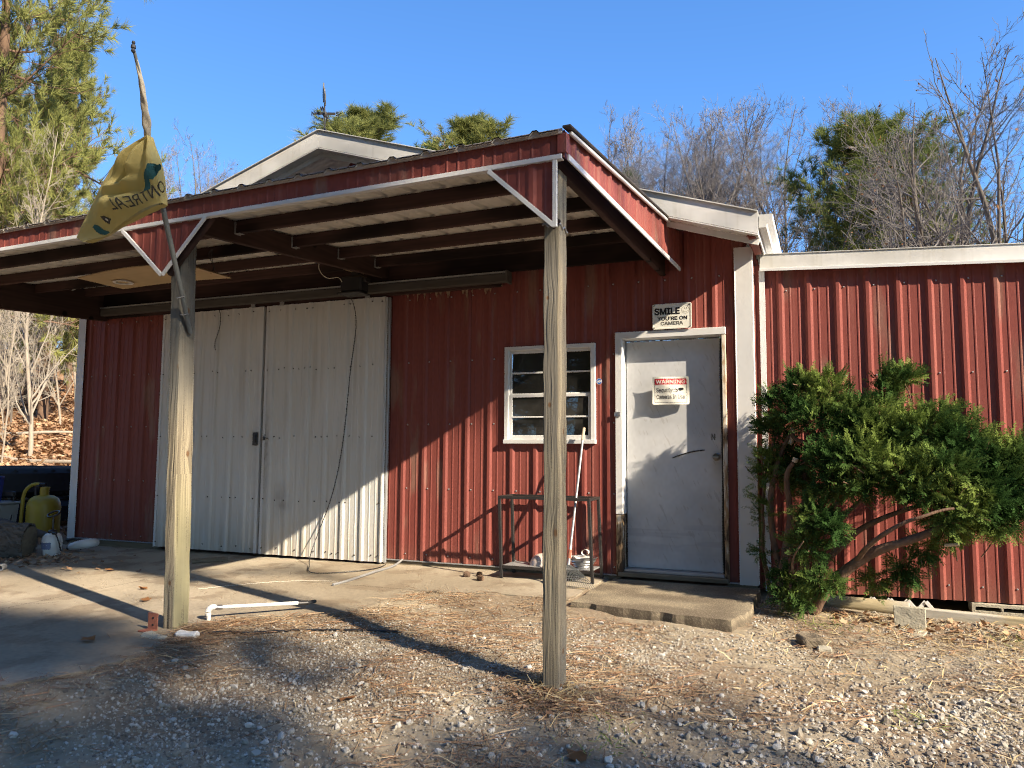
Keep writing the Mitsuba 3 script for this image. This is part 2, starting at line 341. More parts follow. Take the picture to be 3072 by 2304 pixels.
mat('bright_metal', lambda p, n, uv: mix((0.62, 0.62, 0.63), (0.40, 0.39, 0.38), fbm(p.x * 30, p.y * 30, p.z * 6)), 0.3, 0.5, metallic=0.9)
mat('dark_nickel', (0.20, 0.19, 0.175), 0.25, 0.5, metallic=0.9)
mat('galvanised', lambda p, n, uv: mix((0.40, 0.41, 0.42), (0.28, 0.28, 0.28), fbm(p.x * 8, p.y * 8, p.z * 8)), 0.45, 0.5, metallic=0.5)
mat('old_trim', (0.36, 0.31, 0.28), 0.6, 0.3)
mat('old_track', lambda p, n, uv: mix((0.10, 0.095, 0.085), (0.055, 0.045, 0.04), fbm(p.x * 4, p.y * 20, p.z * 20)), 0.6, 0.3)
mat('rusty_iron', lambda p, n, uv: mix((0.30, 0.11, 0.075), (0.20, 0.08, 0.05), fbm(p.x * 40, p.y * 40, p.z * 40, 3)), 0.75, 0.3)
mat('white_plastic', lambda p, n, uv: mix((0.72, 0.71, 0.68), (0.55, 0.53, 0.49), fbm(p.x * 8, p.y * 8, p.z * 8)), 0.4, 0.45)
mat('yellow_plastic', lambda p, n, uv: mix((0.44, 0.32, 0.035), (0.33, 0.23, 0.025), fbm(p.x * 4, p.y * 4, p.z * 4)), 0.4, 0.45)
mat('blue_plastic', (0.012, 0.03, 0.16), 0.35, 0.5)
mat('red_plastic', (0.42, 0.03, 0.03), 0.4, 0.5)
mat('grey_plastic', lambda p, n, uv: mix((0.30, 0.29, 0.26), (0.23, 0.22, 0.2), fbm(p.x * 5, p.y * 5, p.z * 5)), 0.5, 0.4)
mat('label_paper', (0.62, 0.62, 0.60), 0.6); mat('label_blue', (0.16, 0.19, 0.30), 0.6)
mat('sign_white', lambda p, n, uv: mix((0.70, 0.69, 0.63), (0.58, 0.57, 0.50), fbm(p.x * 14, p.y * 14, p.z * 9)), 0.35, 0.5)
mat('sign_red', (0.52, 0.018, 0.03), 0.4, 0.5); mat('sign_black', (0.012, 0.012, 0.013), 0.45, 0.4); mat('sign_faded', (0.10, 0.095, 0.085), 0.5)
mat('sign_grey', (0.28, 0.27, 0.24), 0.5); mat('sticker_blue', (0.02, 0.10, 0.42), 0.35, 0.5)
mat('flag_teal', (0.030, 0.105, 0.115), 0.7, 0.2); mat('flag_ink', (0.06, 0.055, 0.05), 0.7, 0.2)
mat('lamp_glass', (0.50, 0.42, 0.38), 0.3, 0.5)
mat('dark_interior', (0.018, 0.017, 0.016), 0.9, 0.1)
scene['window_glass'] = {'type': 'blendbsdf', 'weight': proc(lambda p, n, uv: 0.025 + 0.07 * smoothstep(0.45, 0.75, fbm(p.x * 5, 0.0, p.z * 4, 4)) * smoothstep(2.1, 1.3, p.z)),
                         'bsdf_0': {'type': 'thindielectric', 'int_ior': 1.5}, 'bsdf_1': two({'type': 'diffuse', 'reflectance': {'type': 'rgb', 'value': [0.42, 0.41, 0.38]}})}
mat('mud', lambda p, n, uv: mix((0.40, 0.28, 0.19), (0.24, 0.16, 0.11), fbm(p.x * 50, p.y * 50, p.z * 20)), 0.9, 0.1)
mat('string', (0.55, 0.50, 0.42), 0.8)

# ------------------------------------------------------------------ the lie of the land
SLAB = Polygon([(-1.86, -0.0), (-1.86, -1.06), (-2.42, -1.03), (-2.85, -1.10), (-3.20, -1.16), (-3.15, -1.44), (-3.20, -2.05), (-3.48, -2.28), (-3.86, -2.42), (-3.93, -2.72),
                (-3.88, -3.02), (-3.68, -3.34), (-3.74, -3.76), (-3.92, -4.10), (-4.3, -4.65), (-5.2, -4.9), (-8.7, -5.0), (-8.7, -0.9), (-8.55, 0.0)])
def sz(x, y): return 0.02 + 0.008 * (np.asarray(x) + 4) + 0.016 * np.asarray(y)
def sstep(a, b, x):
    t = np.clip((np.asarray(x, float) - a) / (b - a), 0, 1); return t * t * (3 - 2 * t)
def gbase(x, y):
    x, y = np.asarray(x, float), np.asarray(y, float)
    a = np.interp(y, [-60, -30, -6.8, -2.85, -1, 0, 3], [-2.0, -1.2, -0.40, -0.095, -0.03, -0.03, -0.03])
    b = np.interp(y, [-60, -30, -6.8, -2.85, -1, 0, 3], [-2.0, -1.2, -0.40, -0.12, -0.07, -0.06, -0.06])
    w = np.clip((x + 1) / 1.5, 0, 1)
    return a * (1 - w) + b * w
_ring = np.array(SLAB.exterior.coords)
def slab_signed(x, y):
    """distance to the slab's outline, negative inside"""
    x, y = np.asarray(x, float).ravel(), np.asarray(y, float).ravel()
    d = np.full(len(x), 1e9); ins = np.zeros(len(x), bool)
    for (x0, y0), (x1, y1) in zip(_ring[:-1], _ring[1:]):
        ex, ey = x1 - x0, y1 - y0; L = ex * ex + ey * ey
        t = np.clip(((x - x0) * ex + (y - y0) * ey) / L, 0, 1)
        d = np.minimum(d, np.hypot(x - x0 - t * ex, y - y0 - t * ey))
        c = ((y0 > y) != (y1 > y)) & (x < (x1 - x0) * (y - y0) / (y1 - y0 + 1e-12) + x0); ins ^= c
    return np.where(ins, -d, d)
def gz(x, y, fine=True):
    x, y = np.asarray(x, float), np.asarray(y, float); sh = x.shape
    h = gbase(x, y)
    D = np.hypot(x, y + 6.78)
    hill = np.interp(D, [9, 12, 18, 25, 35, 50, 90, 400], [0, 0.25, 1.0, 2.1, 4.0, 6.5, 11, 14])
    h = h + hill * np.maximum(sstep(-9.0, -12.0, x) * sstep(-6, 0, y), sstep(10, 14, y))
    p = np.stack([x.ravel(), y.ravel(), 0 * x.ravel()], 1)
    if fine:
        h = h + ((meshkit.fbm(p * 1.3, 3, 5) - 0.5) * 0.07 + (meshkit.fbm(p * 9, 3, 7) - 0.5) * 0.022).reshape(sh) * sstep(-0.3, -1.2, y + 0.0 * x)
    near = (np.abs(x + 5) < 5.5) & (np.abs(y + 2.5) < 4)
    if near.any():
        d = slab_signed(x[near], y[near]); s = sz(x[near], y[near])
        hn = h[near]
        wob = (meshkit.fbm(np.stack([x[near], y[near], 0 * x[near]], 1) * 5, 3, 3) - 0.5) * 0.05
        edge = s - 0.016 + wob * 0.5
        hn = np.where(d > 0, edge + (hn - edge) * sstep(0.05, 0.8, d), np.where(d > -0.12, s + wob * 0.5 - 0.05 * sstep(0.0, -0.12, d), s - 0.08))
        h = h.copy(); h[near] = hn
    return h
gx = np.concatenate([-np.geomspace(400, 12.2, 40), np.arange(-12, -8, 0.12), np.arange(-8, 3.2, 0.035), np.geomspace(3.3, 400, 40)])
gy = np.concatenate([-np.geomspace(300, 7.2, 24), np.arange(-7, -5.2, 0.08), np.arange(-5.2, 0.3, 0.035), np.arange(0.3, 3, 0.15), np.geomspace(3.1, 500, 60)])
X, Y = np.meshgrid(gx, gy, indexing='ij')
V = np.stack([X.ravel(), Y.ravel(), gz(X, Y).ravel()], 1)
i, j = np.meshgrid(np.arange(len(gx) - 1), np.arange(len(gy) - 1), indexing='ij'); ny = len(gy)
q = np.stack([i * ny + j, (i + 1) * ny + j, (i + 1) * ny + j + 1, i * ny + j + 1], -1).reshape(-1, 4)
obj('ground', (V, np.vstack([q[:, [0, 1, 2]], q[:, [0, 2, 3]]])), 'dirt', smooth=True, kind='structure', label='tan dirt and gravel yard rising to a leaf covered slope')

# concrete slab: crumbled outline, top on a gentle fall
def slab_mesh(poly, zf, th, step=0.06, amp=0.02, seed=1):
    ln = poly.exterior; n = int(ln.length / step)
    P = np.array([ln.interpolate(k * ln.length / n).coords[0] for k in range(n)])
    nz = meshkit.fbm(np.c_[P * 9, np.zeros(n)], 3, seed) - 0.5
    c = np.array(poly.centroid.coords[0])
    P2 = P + (P - c) / np.linalg.norm(P - c, axis=1, keepdims=True) * nz[:, None] * 2 * amp
    v, f = prism(Polygon(P2).buffer(0), 1.0)
    top = v[:, 2] > 0.5
    z = zf(v[:, 0], v[:, 1])
    v[:, 2] = np.where(top, z, z - th)
    return v, f
obj('concrete_slab', slab_mesh(SLAB, sz, 0.12), 'slab_concrete', kind='structure', label='worn tan concrete slab in front of the red building')
STOOP = Polygon([(-1.79, -0.02), (-1.80, -1.20), (-1.2, -1.30), (-0.62, -1.40), (-0.545, -0.9), (-0.545, -0.02)])
vs, fs = slab_mesh(STOOP, lambda x, y: 0.036 + 0 * x, 0.22, 0.03, 0.030, 4)
bot = vs[:, 2] < 0
vs[bot, :2] = np.array([-1.15, -0.65]) + (vs[bot, :2] - [-1.15, -0.65]) * 1.03
obj('concrete_step', (vs, fs), 'stoop_concrete', kind='structure', label='raised rough concrete pad at the entry door')

# ------------------------------------------------------------------ ribbed sheet metal
def rib_profile(u0, u1, period, phase, h=0.019, base=0.062, top=0.026, minor=0.0035):
    """(u, depth) breakpoints between u0 and u1"""
    pts = []
    k0, k1 = math.floor((u0 - phase) / period) - 1, math.ceil((u1 - phase) / period) + 1
    for k in range(k0, k1 + 1):
        c = phase + k * period
        pts += [(c - base / 2, 0), (c - top / 2, h), (c + top / 2, h), (c + base / 2, 0)]
        for m in (-0.036, 0.036):
            d = c + period / 2 + m
            pts += [(d - 0.009, 0), (d - 0.004, minor), (d + 0.004, minor), (d + 0.009, 0)]
    pts = np.array(sorted(pts))
    def at(u): return np.interp(u, pts[:, 0], pts[:, 1])
    us = np.r_[u0, pts[(pts[:, 0] > u0) & (pts[:, 0] < u1), 0], u1]
    return us, at

def ribbed(O, U, N, u0, u1, zlo, zhi, period, phase, holes=(), h=0.019, flip=False, **kw):
    """sheet through O: runs along U, ribs stand out along N; zlo/zhi functions of u; holes (ua,ub,za,zb)"""
    O, U, N = (np.asarray(a, float) for a in (O, U, N))
    us, at = rib_profile(u0, u1, period, phase, h, **kw)
    for ua, ub, *_ in holes: us = np.r_[us, [x for x in (ua, ub) if u0 < x < u1]]
    us = np.unique(np.round(us, 5))
    vs, fs = [], []
    for a, b in zip(us[:-1], us[1:]):
        if b - a < 1e-4: continue
        m = (a + b) / 2
        segs = [(zlo, zhi)]
        for ua, ub, za, zb in holes:
            if ua < m < ub:
                new = []
                for lo, hi in segs:
                    L, H = lo(m), hi(m)
                    if zb <= L or za >= H: new.append((lo, hi)); continue
                    if za > L: new.append((lo, (lambda u, z=za: z)))
                    if zb < H: new.append(((lambda u, z=zb: z), hi))
                segs = new
        for lo, hi in segs:
            k = len(vs)
            for u in (a, b):
                base = O + U * u + N * at(u)
                vs += [base + [0, 0, lo(u)], base + [0, 0, hi(u)]]
            fs += [[k, k + 2, k + 3], [k, k + 3, k + 1]]
    return np.array(vs), np.array(fs)

SP = 0.316                                       # pitch of the barn roof
RX, RZ = -4.68, 4.383                            # ridge
def roof_z(x): return RZ - SP * abs(x - RX)
barn = thing('barn', 'red metal building with white sliding doors, a gable roof and a lean-to porch in front', 'building')
X1, X0 = -0.60, -8.66
DOORH = (-7.26, -4.22, -1, 2.74); WINH = (-2.83, -1.99, 1.27, 2.125); ENTH = (-1.725, -0.815, -1, 2.205)
zb = lambda u: 0.07
zt = lambda u: roof_z(u) - 0.10
edges = [X0] + [-4.20 + k * 0.954 for k in range(-4, 4)] + [X1]
for a, b in zip(edges[:-1], edges[1:]):
    obj('wall_panel', ribbed((0, 0, 0), (1, 0, 0), (0, -1, 0), a, b + 0.012 * (b < X1), zb, zt, 0.2385, -3.505, [DOORH, WINH, ENTH]), 'red_metal', barn)
# side walls and back
for nm, P, U, N, L in (('side_wall', (X1 + 0.03, 0.03, 0), (0, 1, 0), (1, 0, 0), 9.0), ('side_wall', (X0, 0.03, 0), (0, 1, 0), (-1, 0, 0), 9.0)):
    z1 = roof_z(P[0]) - 0.12
    obj(nm, ribbed(P, U, N, 0, L, lambda u: 0.07, lambda u, z=z1: z, 0.2385, 0.1), 'red_metal', barn)
obj('back_wall', box2((X0, 9.0, -0.05), (X1, 9.05, 3.0), 0.002), 'red_metal', barn)
# corner trims: front leaf, return and the bevel between
def ltrim(x, s, w, z1, d=0.07):
    return joinm([box2((x, -0.034, 0.055), (x + s * w, -0.028, z1), 0.002), box2((x, -0.034, 0.055), (x - s * 0.006, d, z1), 0.002),
                  bar((x + s * w, -0.031, 0.055), (x + s * w, -0.031, z1), 0.022, 0.006, 0.001, up=(s * 0.5, 1, 0))])
obj('corner_trim', ltrim(-0.560, -1, 0.135, 2.93), 'white_trim', barn)
obj('corner_trim', ltrim(-8.70, 1, 0.115, 2.93), 'white_trim', barn)
obj('base_trim', joinm([box2((a, -0.030, 0.058), (b, 0.0, 0.068), 0.002) for a, b in ((X0, -7.25), (-4.2, -1.75), (-0.80, -0.57))]), 'galvanised', barn)
for a, b in ((X0, -7.24), (-4.2, -1.74), (-0.81, -0.575)):
    obj('sill_beam', box2((a, -0.012, -0.16), (b, 0.06, 0.054), 0.004), 'sill_wood', barn)
# roof: sheets on both slopes, ribs running up the slope, white underside
def slope_mesh(x_e, y0, y1, lift, phase=0.0):
    us, at = rib_profile(y0, y1, 0.2385, phase)
    sgn = 1 if x_e > RX else -1
    n = np.array([sgn * SP, 0, 1]) / math.hypot(SP, 1)
    v = []
    for u in us:
        for x in (RX, x_e):
            v.append(np.array([x, u, roof_z(x) + lift]) + n * at(u))
    v = np.array(v); k = np.arange(len(us) - 1) * 2
    return v, np.stack([k, k + 1, k + 3, k + 2], 1)
XE, XW = -0.455, -8.905
ys = [-0.60] + [-0.6 + 0.954 * k for k in range(1, 10)] + [9.1]
for xe in (XE, XW):
    for a, b in zip(ys[:-1], ys[1:]):
        obj('roof_sheet', slope_mesh(xe, a, b, -0.02, -0.5), 'weathered_white', barn)
    obj('soffit', slope_mesh(xe, -0.585, 0.02, -0.125, -0.52), 'white_soffit', barn)
# rake trims: tall face, drip, lower lip
for xe in (XE, XW):
    y = -0.61
    A = np.array([RX, y, RZ]); B = np.array([xe, y, roof_z(xe)])
    k = 0.172
    face = np.array([A, B, B - [0, 0, k], A - [0, 0, k]])
    v = np.vstack([face, face + [0, 0.012, 0]]); f = [[0, 1, 2, 3], [7, 6, 5, 4], [0, 4, 5, 1], [1, 5, 6, 2], [2, 6, 7, 3], [3, 7, 4, 0]]
    obj('rake_trim', joinm([(v, np.array(f)), bar(A + [0, 0.06, 0.006], B + [0, 0.06, 0.006], 0.16, 0.008, 0.001)]), 'weathered_white', barn)
    d = np.array([0, 0.045, -k - 0.012])
    obj('rake_lip', joinm([bar(A + d, B + d, 0.10, 0.010, 0.002), bar(A + d + [0, 0.05, -0.035], B + d + [0, 0.05, -0.035], 0.012, 0.05, 0.002)]), 'weathered_white', barn)
obj('ridge_cap', joinm([bar((RX + s * 0.09, -0.6, RZ - SP * 0.09 + 0.012), (RX + s * 0.09, 9.1, RZ - SP * 0.09 + 0.012), 0.20, 0.006, 0.001, up=(s * SP, 0, 1)) for s in (1, -1)]), 'weathered_white', barn)
# eave gutter on the right: K profile swept backwards, closed front end, elbow piece
prof = np.array([(0, 0.0), (0, -0.105), (0.055, -0.105), (0.062, -0.075), (0.10, -0.035), (0.105, -0.002), (0.092, 0.0), (0.088, -0.03), (0.052, -0.070), (0.046, -0.094), (0.008, -0.094), (0.008, 0.0)])
pg = Polygon(prof)
GM = np.array([[1, 0, 0], [0, 0, 1], [0, 1, 0]], float)
v, f = prism(pg, 9.6, (GM, (XE + 0.004, -0.57, 3.035)))
obj('gutter', (v, f[:, ::-1]), 'white_trim', barn)
v, f = prism(Polygon(prof[:7]), 0.006, (GM, (XE + 0.004, -0.578, 3.035)))
obj('gutter_cap', (v, f[:, ::-1]), 'weathered_white', barn)
obj('eave_board', box2((XE - 0.012, -0.57, 2.87), (XE, 9.1, 3.03), 0.002), 'white_trim', barn)
v, f = prism(Polygon([(-0.60, 2.995), (-0.475, 2.955), (-0.475, 2.86), (-0.53, 2.855)]), 0.56, (GM, (0, -0.565, 0)))
obj('eave_strut', (v[:, [0, 1, 2]], f[:, ::-1]), 'red_metal', barn, label='red painted end of the eave strut')
# screws of the front wall
rs = []
for zr in (0.13, 0.78, 1.42, 2.05, 2.7):
    for k in range(-22, 13):
        u = -3.505 + k * 0.2385 + 0.047
        if any(a - 0.02 < u < b + 0.02 and c < zr < d for a, b, c, d in (DOORH, WINH, ENTH)) or not X0 + .05 < u < X1 - .05: continue
        rs.append((u, -0.0045, zr))
hexs = lathe([(0.0001, 0.006), (0.0045, 0.006), (0.0055, 0.0), (0.008, -0.001), (0.008, -0.003)], n=8)
Rf = np.array([[1, 0, 0], [0, 0, -1], [0, 1, 0]], float)
obj('screw', scatter(hexs, np.repeat(Rf[None], len(rs), 0), np.ones(len(rs)), np.array(rs)), 'galvanised', barn, kind='stuff')

# sliding doors on an overhead track
TX0, TX1 = -8.2, -2.79
obj('door_track', joinm([box2((TX0, -0.15, 2.775), (TX1, -0.085, 2.86), 0.006), box2((TX1 - 0.012, -0.168, 2.765), (TX1 + 0.01, -0.05, 2.885), 0.004)]), 'old_track', barn)
obj('track_lip', bar((TX0, -0.135, 2.866), (TX1 - 0.012, -0.135, 2.866), 0.06, 0.010, 0.002, up=(0, 0.3, 1)), 'galvanised', barn)
obj('track_board', box2((TX0, -0.058, 2.755), (-2.9, -0.022, 3.0), 0.004), 'joist_wood', barn)
screws = []
for nm, a, b, lab in (('sliding_door', -7.225, -5.750, 'left white ribbed sliding door leaf'), ('sliding_door', -5.700, -4.178, 'right white ribbed sliding door leaf')):
    d = numbered(barn + '__' + nm); tag(d, lab)
    m = (a + b) / 2
    for u0, u1 in ((a, m), (m - 0.01, b)):
        obj('sheet', ribbed((0, -0.078, 0), (1, 0, 0), (0, -1, 0), u0, u1, lambda u: 0.038, lambda u: 2.742, 0.2385, a + 0.10, h=0.016), 'white_door_sheet', d)
    obj('frame', joinm([box2((a + 0.002, -0.074, 0.05), (a + 0.05, -0.03, 2.73), 0.003), box2((b - 0.05, -0.074, 0.05), (b - 0.002, -0.03, 2.73), 0.003)] + [box2((a + 0.05, -0.072, z), (b - 0.05, -0.035, z + 0.06), 0.003) for z in (0.06, 0.8, 1.5, 2.1, 2.66)]), 'sill_wood', d)
    for e0, e1, e2 in ((a - 0.006, a + 0.028, a - 0.006), (b - 0.028, b + 0.006, b + 0.006)):
        o_ = 0.004 if e2 == e0 else -0.004
        obj('edge_trim', joinm([box2((e0, -0.084, 0.036), (e1, -0.0795, 2.742), 0.001), box2((e2, -0.0835, 0.037), (e2 + o_, -0.04, 2.741), 0.001)]), 'white_trim', d)
    r = rng_(int(-a * 10)); pts = []
    for z in (0.10, 0.62, 1.30, 2.03, 2.69):
        u = a + 0.03
        while u < b - 0.02:
            pts.append((u, -0.0855, z + r.normal() * 0.008)); u += r.choice([0.075, 0.12, 0.155, 0.2])
    obj('screw', scatter(hexs, np.repeat(Rf[None], len(pts), 0), np.full(len(pts), 0.95), np.array(pts)), 'black_plastic', d, kind='stuff')
    if a < -6:
        obj('latch', joinm([box2((b - 0.075, -0.104, 1.20), (b - 0.012, -0.084, 1.345), 0.006), box2((b - 0.06, -0.118, 1.235), (b - 0.03, -0.104, 1.31), 0.006), tube([(b - 0.02, -0.10, 1.22), (b - 0.012, -0.115, 1.275), (b - 0.02, -0.10, 1.33)], 0.006)]), 'black_metal', d)
        obj('handle_plate', joinm([box2((-6.80, -0.0955, 1.235), (-6.66, -0.092, 1.36), 0.002), tube([(-6.78, -0.10, 1.25), (-6.78, -0.12, 1.26), (-6.78, -0.12, 1.34), (-6.78, -0.10, 1.35)], 0.005)]), 'galvanised', d)
    else:
        obj('hook', joinm([box2((a + 0.012, -0.10, 1.26), (a + 0.035, -0.0845, 1.30), 0.004), tube([(a + 0.09, -0.09, 1.27), (a + 0.05, -0.105, 1.285), (a + 0.03, -0.10, 1.285)], 0.004)]), 'black_metal', d)
obj('door_jamb', joinm([box2((-4.165, -0.05, 0.03), (-4.14, -0.021, 2.74), 0.003)]), 'galvanised', barn)
obj('hanger', joinm([box2((u - 0.03, -0.088, 2.735), (u + 0.03, -0.080, 2.80), 0.002) for u in (-7.05, -5.9, -5.5, -4.4)]), 'galvanised', barn)
# dry mud drips hanging below the track
r = rng_(5); parts = []
for k in range(42):
    u = -4.05 + 1.15 * r.random(); L = r.choice([0.02, 0.035, 0.05, 0.08]) * (0.6 + 0.8 * r.random())
    w = 0.005 + 0.012 * r.random()
    pg = Polygon([(u - w, 0), (u + w, 0), (u + w * 0.7, -L * 0.5), (u + w * r.uniform(-.3, .6), -L), (u - w * 0.6, -L * 0.6)]).buffer(0)
    parts.append(prism(pg, 0.006, (RW, (0, -0.022, 2.775))))
obj('mud_drip', joinm(parts), 'mud', barn, kind='stuff')

# window: aluminium frame, two sashes, four panes
win = numbered(barn + '__window'); tag(win, 'four pane aluminium window behind the right porch post')
wx0, wx1, wz0, wz1 = -2.83, -1.985, 1.262, 2.130
fr = [box2((wx0 - 0.03, -0.035, wz0 - 0.03), (wx0 + 0.012, 0.05, wz1 + 0.03), 0.003), box2((wx1 - 0.012, -0.035, wz0 - 0.03), (wx1 + 0.03, 0.05, wz1 + 0.03), 0.003),
      box2((wx0 + 0.012, -0.034, wz1 - 0.01), (wx1 - 0.012, 0.05, wz1 + 0.029), 0.003), box2((wx0 - 0.034, -0.05, wz0 - 0.034), (wx1 + 0.034, 0.05, wz0 + 0.006), 0.003)]
obj('frame', joinm(fr), 'white_trim', win)
zm = 1.70
for zlo, zhi, yy in ((wz0 + 0.006, zm - 0.005, -0.012), (zm - 0.01, wz1 - 0.01, 0.012)):
    x0, x1 = wx0 + 0.012, wx1 - 0.012; mid = (zlo + zhi) / 2; w = 0.032 if yy < 0 else 0.018
    obj('sash', joinm([box2((x0, yy, zlo), (x0 + w, yy + 0.022, zhi), 0.002), box2((x1 - w, yy, zlo), (x1, yy + 0.022, zhi), 0.002), box2((x0 + w, yy - 0.001, zlo), (x1 - w, yy + 0.021, zlo + (0.042 if yy < 0 else 0.02)), 0.002),
                       box2((x0 + w, yy - 0.001, zhi - 0.026), (x1 - w, yy + 0.021, zhi), 0.002)]), 'white_trim', win)
    obj('muntin', box2((x0 + w, yy - 0.003, mid - 0.008), (x1 - w, yy + 0.019, mid + 0.008), 0.002), 'white_trim', win)
    for za, zc in ((zlo + 0.02, mid), (mid, zhi - 0.02)):
        g = np.array([[x0 + w, yy + 0.010, za], [x1 - w, yy + 0.010, za], [x1 - w, yy + 0.010, zc], [x0 + w, yy + 0.010, zc]])
        obj('pane', (g, np.array([[0, 1, 2], [0, 2, 3]])), 'window_glass', win)
obj('interior_dark_sheet', box2((wx0 - 0.02, 0.16, wz0 - 0.05), (wx1 + 0.02, 0.165, wz1 + 0.05), 0.001), 'dark_interior', win)  # added dark sheet for the unlit interior, shade put into its colour

# entry door
ent = numbered(barn + '__entry_door'); tag(ent, 'scuffed pale grey metal entry door in a peeling frame')
dx0, dx1, dz1, yl = -1.690, -0.850, 2.165, 0.088
obj('leaf', box2((dx0, yl, 0.125), (dx1, yl + 0.045, dz1), 0.003), 'grey_door_paint', ent)
obj('kick_plate', box2((dx0 + 0.012, yl - 0.003, 0.135), (dx1 - 0.012, yl - 0.0005, 0.40), 0.001), 'grey_door_paint', ent)
obj('casing', joinm([box2((-1.765, -0.040, 0.60), (-1.700, 0.15, 2.24), 0.004), box2((-1.765, -0.042, dz1 + 0.012), (-0.785, 0.15, 2.242), 0.004)]), 'white_trim', ent)
obj('stop', joinm([box2((-1.700, 0.135, 0.09), (-1.680, 0.15, 2.17), 0.002), box2((-0.855, 0.135, 0.09), (-0.82, 0.15, 2.17), 0.002)]), 'white_trim', ent)
obj('rotten_casing', box2((-1.764, -0.038, 0.06), (-1.702, 0.15, 0.597), 0.006), 'peeling_casing', ent, label='rotten peeling foot of the left door casing')
obj('right_casing', joinm([box2((-0.822, -0.038, 0.06), (-0.787, 0.15, 2.176), 0.005)]), 'peeling_casing', ent, label='peeling right door casing')
obj('weather_strip', joinm([tube(spline([(-0.838, 0.06, 2.15), (-0.840, 0.055, 1.5), (-0.836, 0.06, 1.1), (-0.842, 0.05, 0.6), (-0.838, 0.06, 0.1)], 20), 0.010, 6), box2((-0.848, 0.09, 0.1), (-0.824, 0.12, 2.16), 0.003)]), 'rubber', ent)
obj('sill', joinm([box2((-1.745, -0.055, 0.058), (-0.79, 0.15, 0.095), 0.005)]), 'sill_wood', ent)
obj('threshold', box2((-1.70, -0.01, 0.0955), (-0.83, 0.14, 0.122), 0.006), 'galvanised', ent)
Rk = frame_to((0, -1, 0))
obj('knob', lathe([(0.034, 0.0), (0.034, 0.004), (0.020, 0.010), (0.013, 0.022), (0.016, 0.032), (0.027, 0.042), (0.029, 0.054), (0.024, 0.064), (0.010, 0.067), (0.0001, 0.067)], (-0.893, yl, 1.118), 28, Rk), 'dark_nickel', ent)
obj('latch_mark', joinm([box2((-0.935, yl - 0.002, 1.265), (-0.925, yl, 1.32), 0.0005), box2((-0.912, yl - 0.002, 1.265), (-0.902, yl, 1.32), 0.0005), bar((-0.928, yl - 0.0012, 1.315), (-0.909, yl - 0.0012, 1.270), 0.008, 0.002, 0.0004, up=(0, 1, 0))]), 'sign_faded', ent)
s = spline([(-1.275, yl - 0.005, 1.108), (-1.20, yl - 0.005, 1.135), (-1.12, yl - 0.005, 1.158), (-1.055, yl - 0.005, 1.170), (-0.995, yl - 0.005, 1.176)], 14)
obj('black_strip', tube(s, 0.0055, 6), 'black_plastic', ent)
obj('hasp', joinm([box2((-1.772, -0.052, 1.475), (-1.715, -0.043, 1.515), 0.003), lathe([(0.013, 0), (0.013, 0.010), (0.0001, 0.012)], (-1.728, -0.052, 1.497), 14, Rk)]), 'bright_metal', ent)
for z in (2.0, 1.55, 1.28):
    obj('hinge', joinm([box2((-0.862, yl - 0.004, z - 0.035), (-0.838, yl - 0.0005, z + 0.035), 0.001), tube([(-0.842, yl - 0.008, z - 0.04), (-0.842, yl - 0.008, z + 0.04)], 0.006, 8)]), 'galvanised', ent)

# ------------------------------------------------------------------ the lean-to porch
porch = thing('porch', 'open lean-to porch with red fascia on two timber posts before the white doors', 'porch')
PX0, PX1, PY = -8.35, -1.225, -2.95
ZF, ZB = 2.895, 3.125
def pz(y): return ZB + (ZF - ZB) * (y / PY)
def prail(y, x=None): return PX1 + (0.0 if x is None else 0) - 0.075 * (y / PY)
us = [PX0 + k * 0.9144 for k in range(8)] + [PX1 - 0.03]
nrm = np.array([0, (ZF - ZB) / -PY, 1.0]) 
for k, (a, b) in enumerate(zip(us[:-1], us[1:])):
    for nm, lift, m in (('roof_sheet', 0.004, 'weathered_roof'), ('ceiling_sheet', -0.004, 'white_underside')):
        pu, at = rib_profile(a, b + (0.012 if k < 7 else 0), 0.2286, PX0 + 0.1)
        v = []
        for u in pu:
            for y in (PY - 0.035, -0.012):
                sk = 0.050 * (y / PY) * (u - PX0) / (PX1 - PX0)
                v.append((u - sk, y, pz(y) + lift + at(u)))
        kk = np.arange(len(pu) - 1) * 2
        obj(nm, (np.array(v), np.stack([kk, kk + 2, kk + 3, kk + 1], 1)), m, porch)
# purlins and beams
LB = (-8.27, -4.16, -1.30)
for y, x1 in ((-2.29, -1.34), (-1.62, -1.32), (-0.96, -1.31), (-0.34, -1.29)):
    zt_ = pz(y) - 0.008
    for a, b in ((LB[0] + 0.045, LB[1] - 0.025), (LB[1] + 0.025, x1)):
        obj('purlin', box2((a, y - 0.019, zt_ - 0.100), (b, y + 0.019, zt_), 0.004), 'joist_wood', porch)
    for sx in (-1, 1):
        hx = LB[1] + sx * 0.027
        obj('joist_hanger', joinm([box2((hx - 0.003, y - 0.035, zt_ - 0.108), (hx + 0.003, y + 0.035, zt_ - 0.012), 0.001), box2((hx, y - 0.026, zt_ - 0.1035), (hx + sx * 0.045, y + 0.026, zt_ - 0.1015), 0.0006)]), 'galvanised', porch)
A, B = (-2.84, -0.06)
obj('front_beam', box2((PX0 + 0.05, -2.905, 2.765), (-1.30, -2.862, pz(-2.9) - 0.012), 0.004), 'joist_wood', porch)
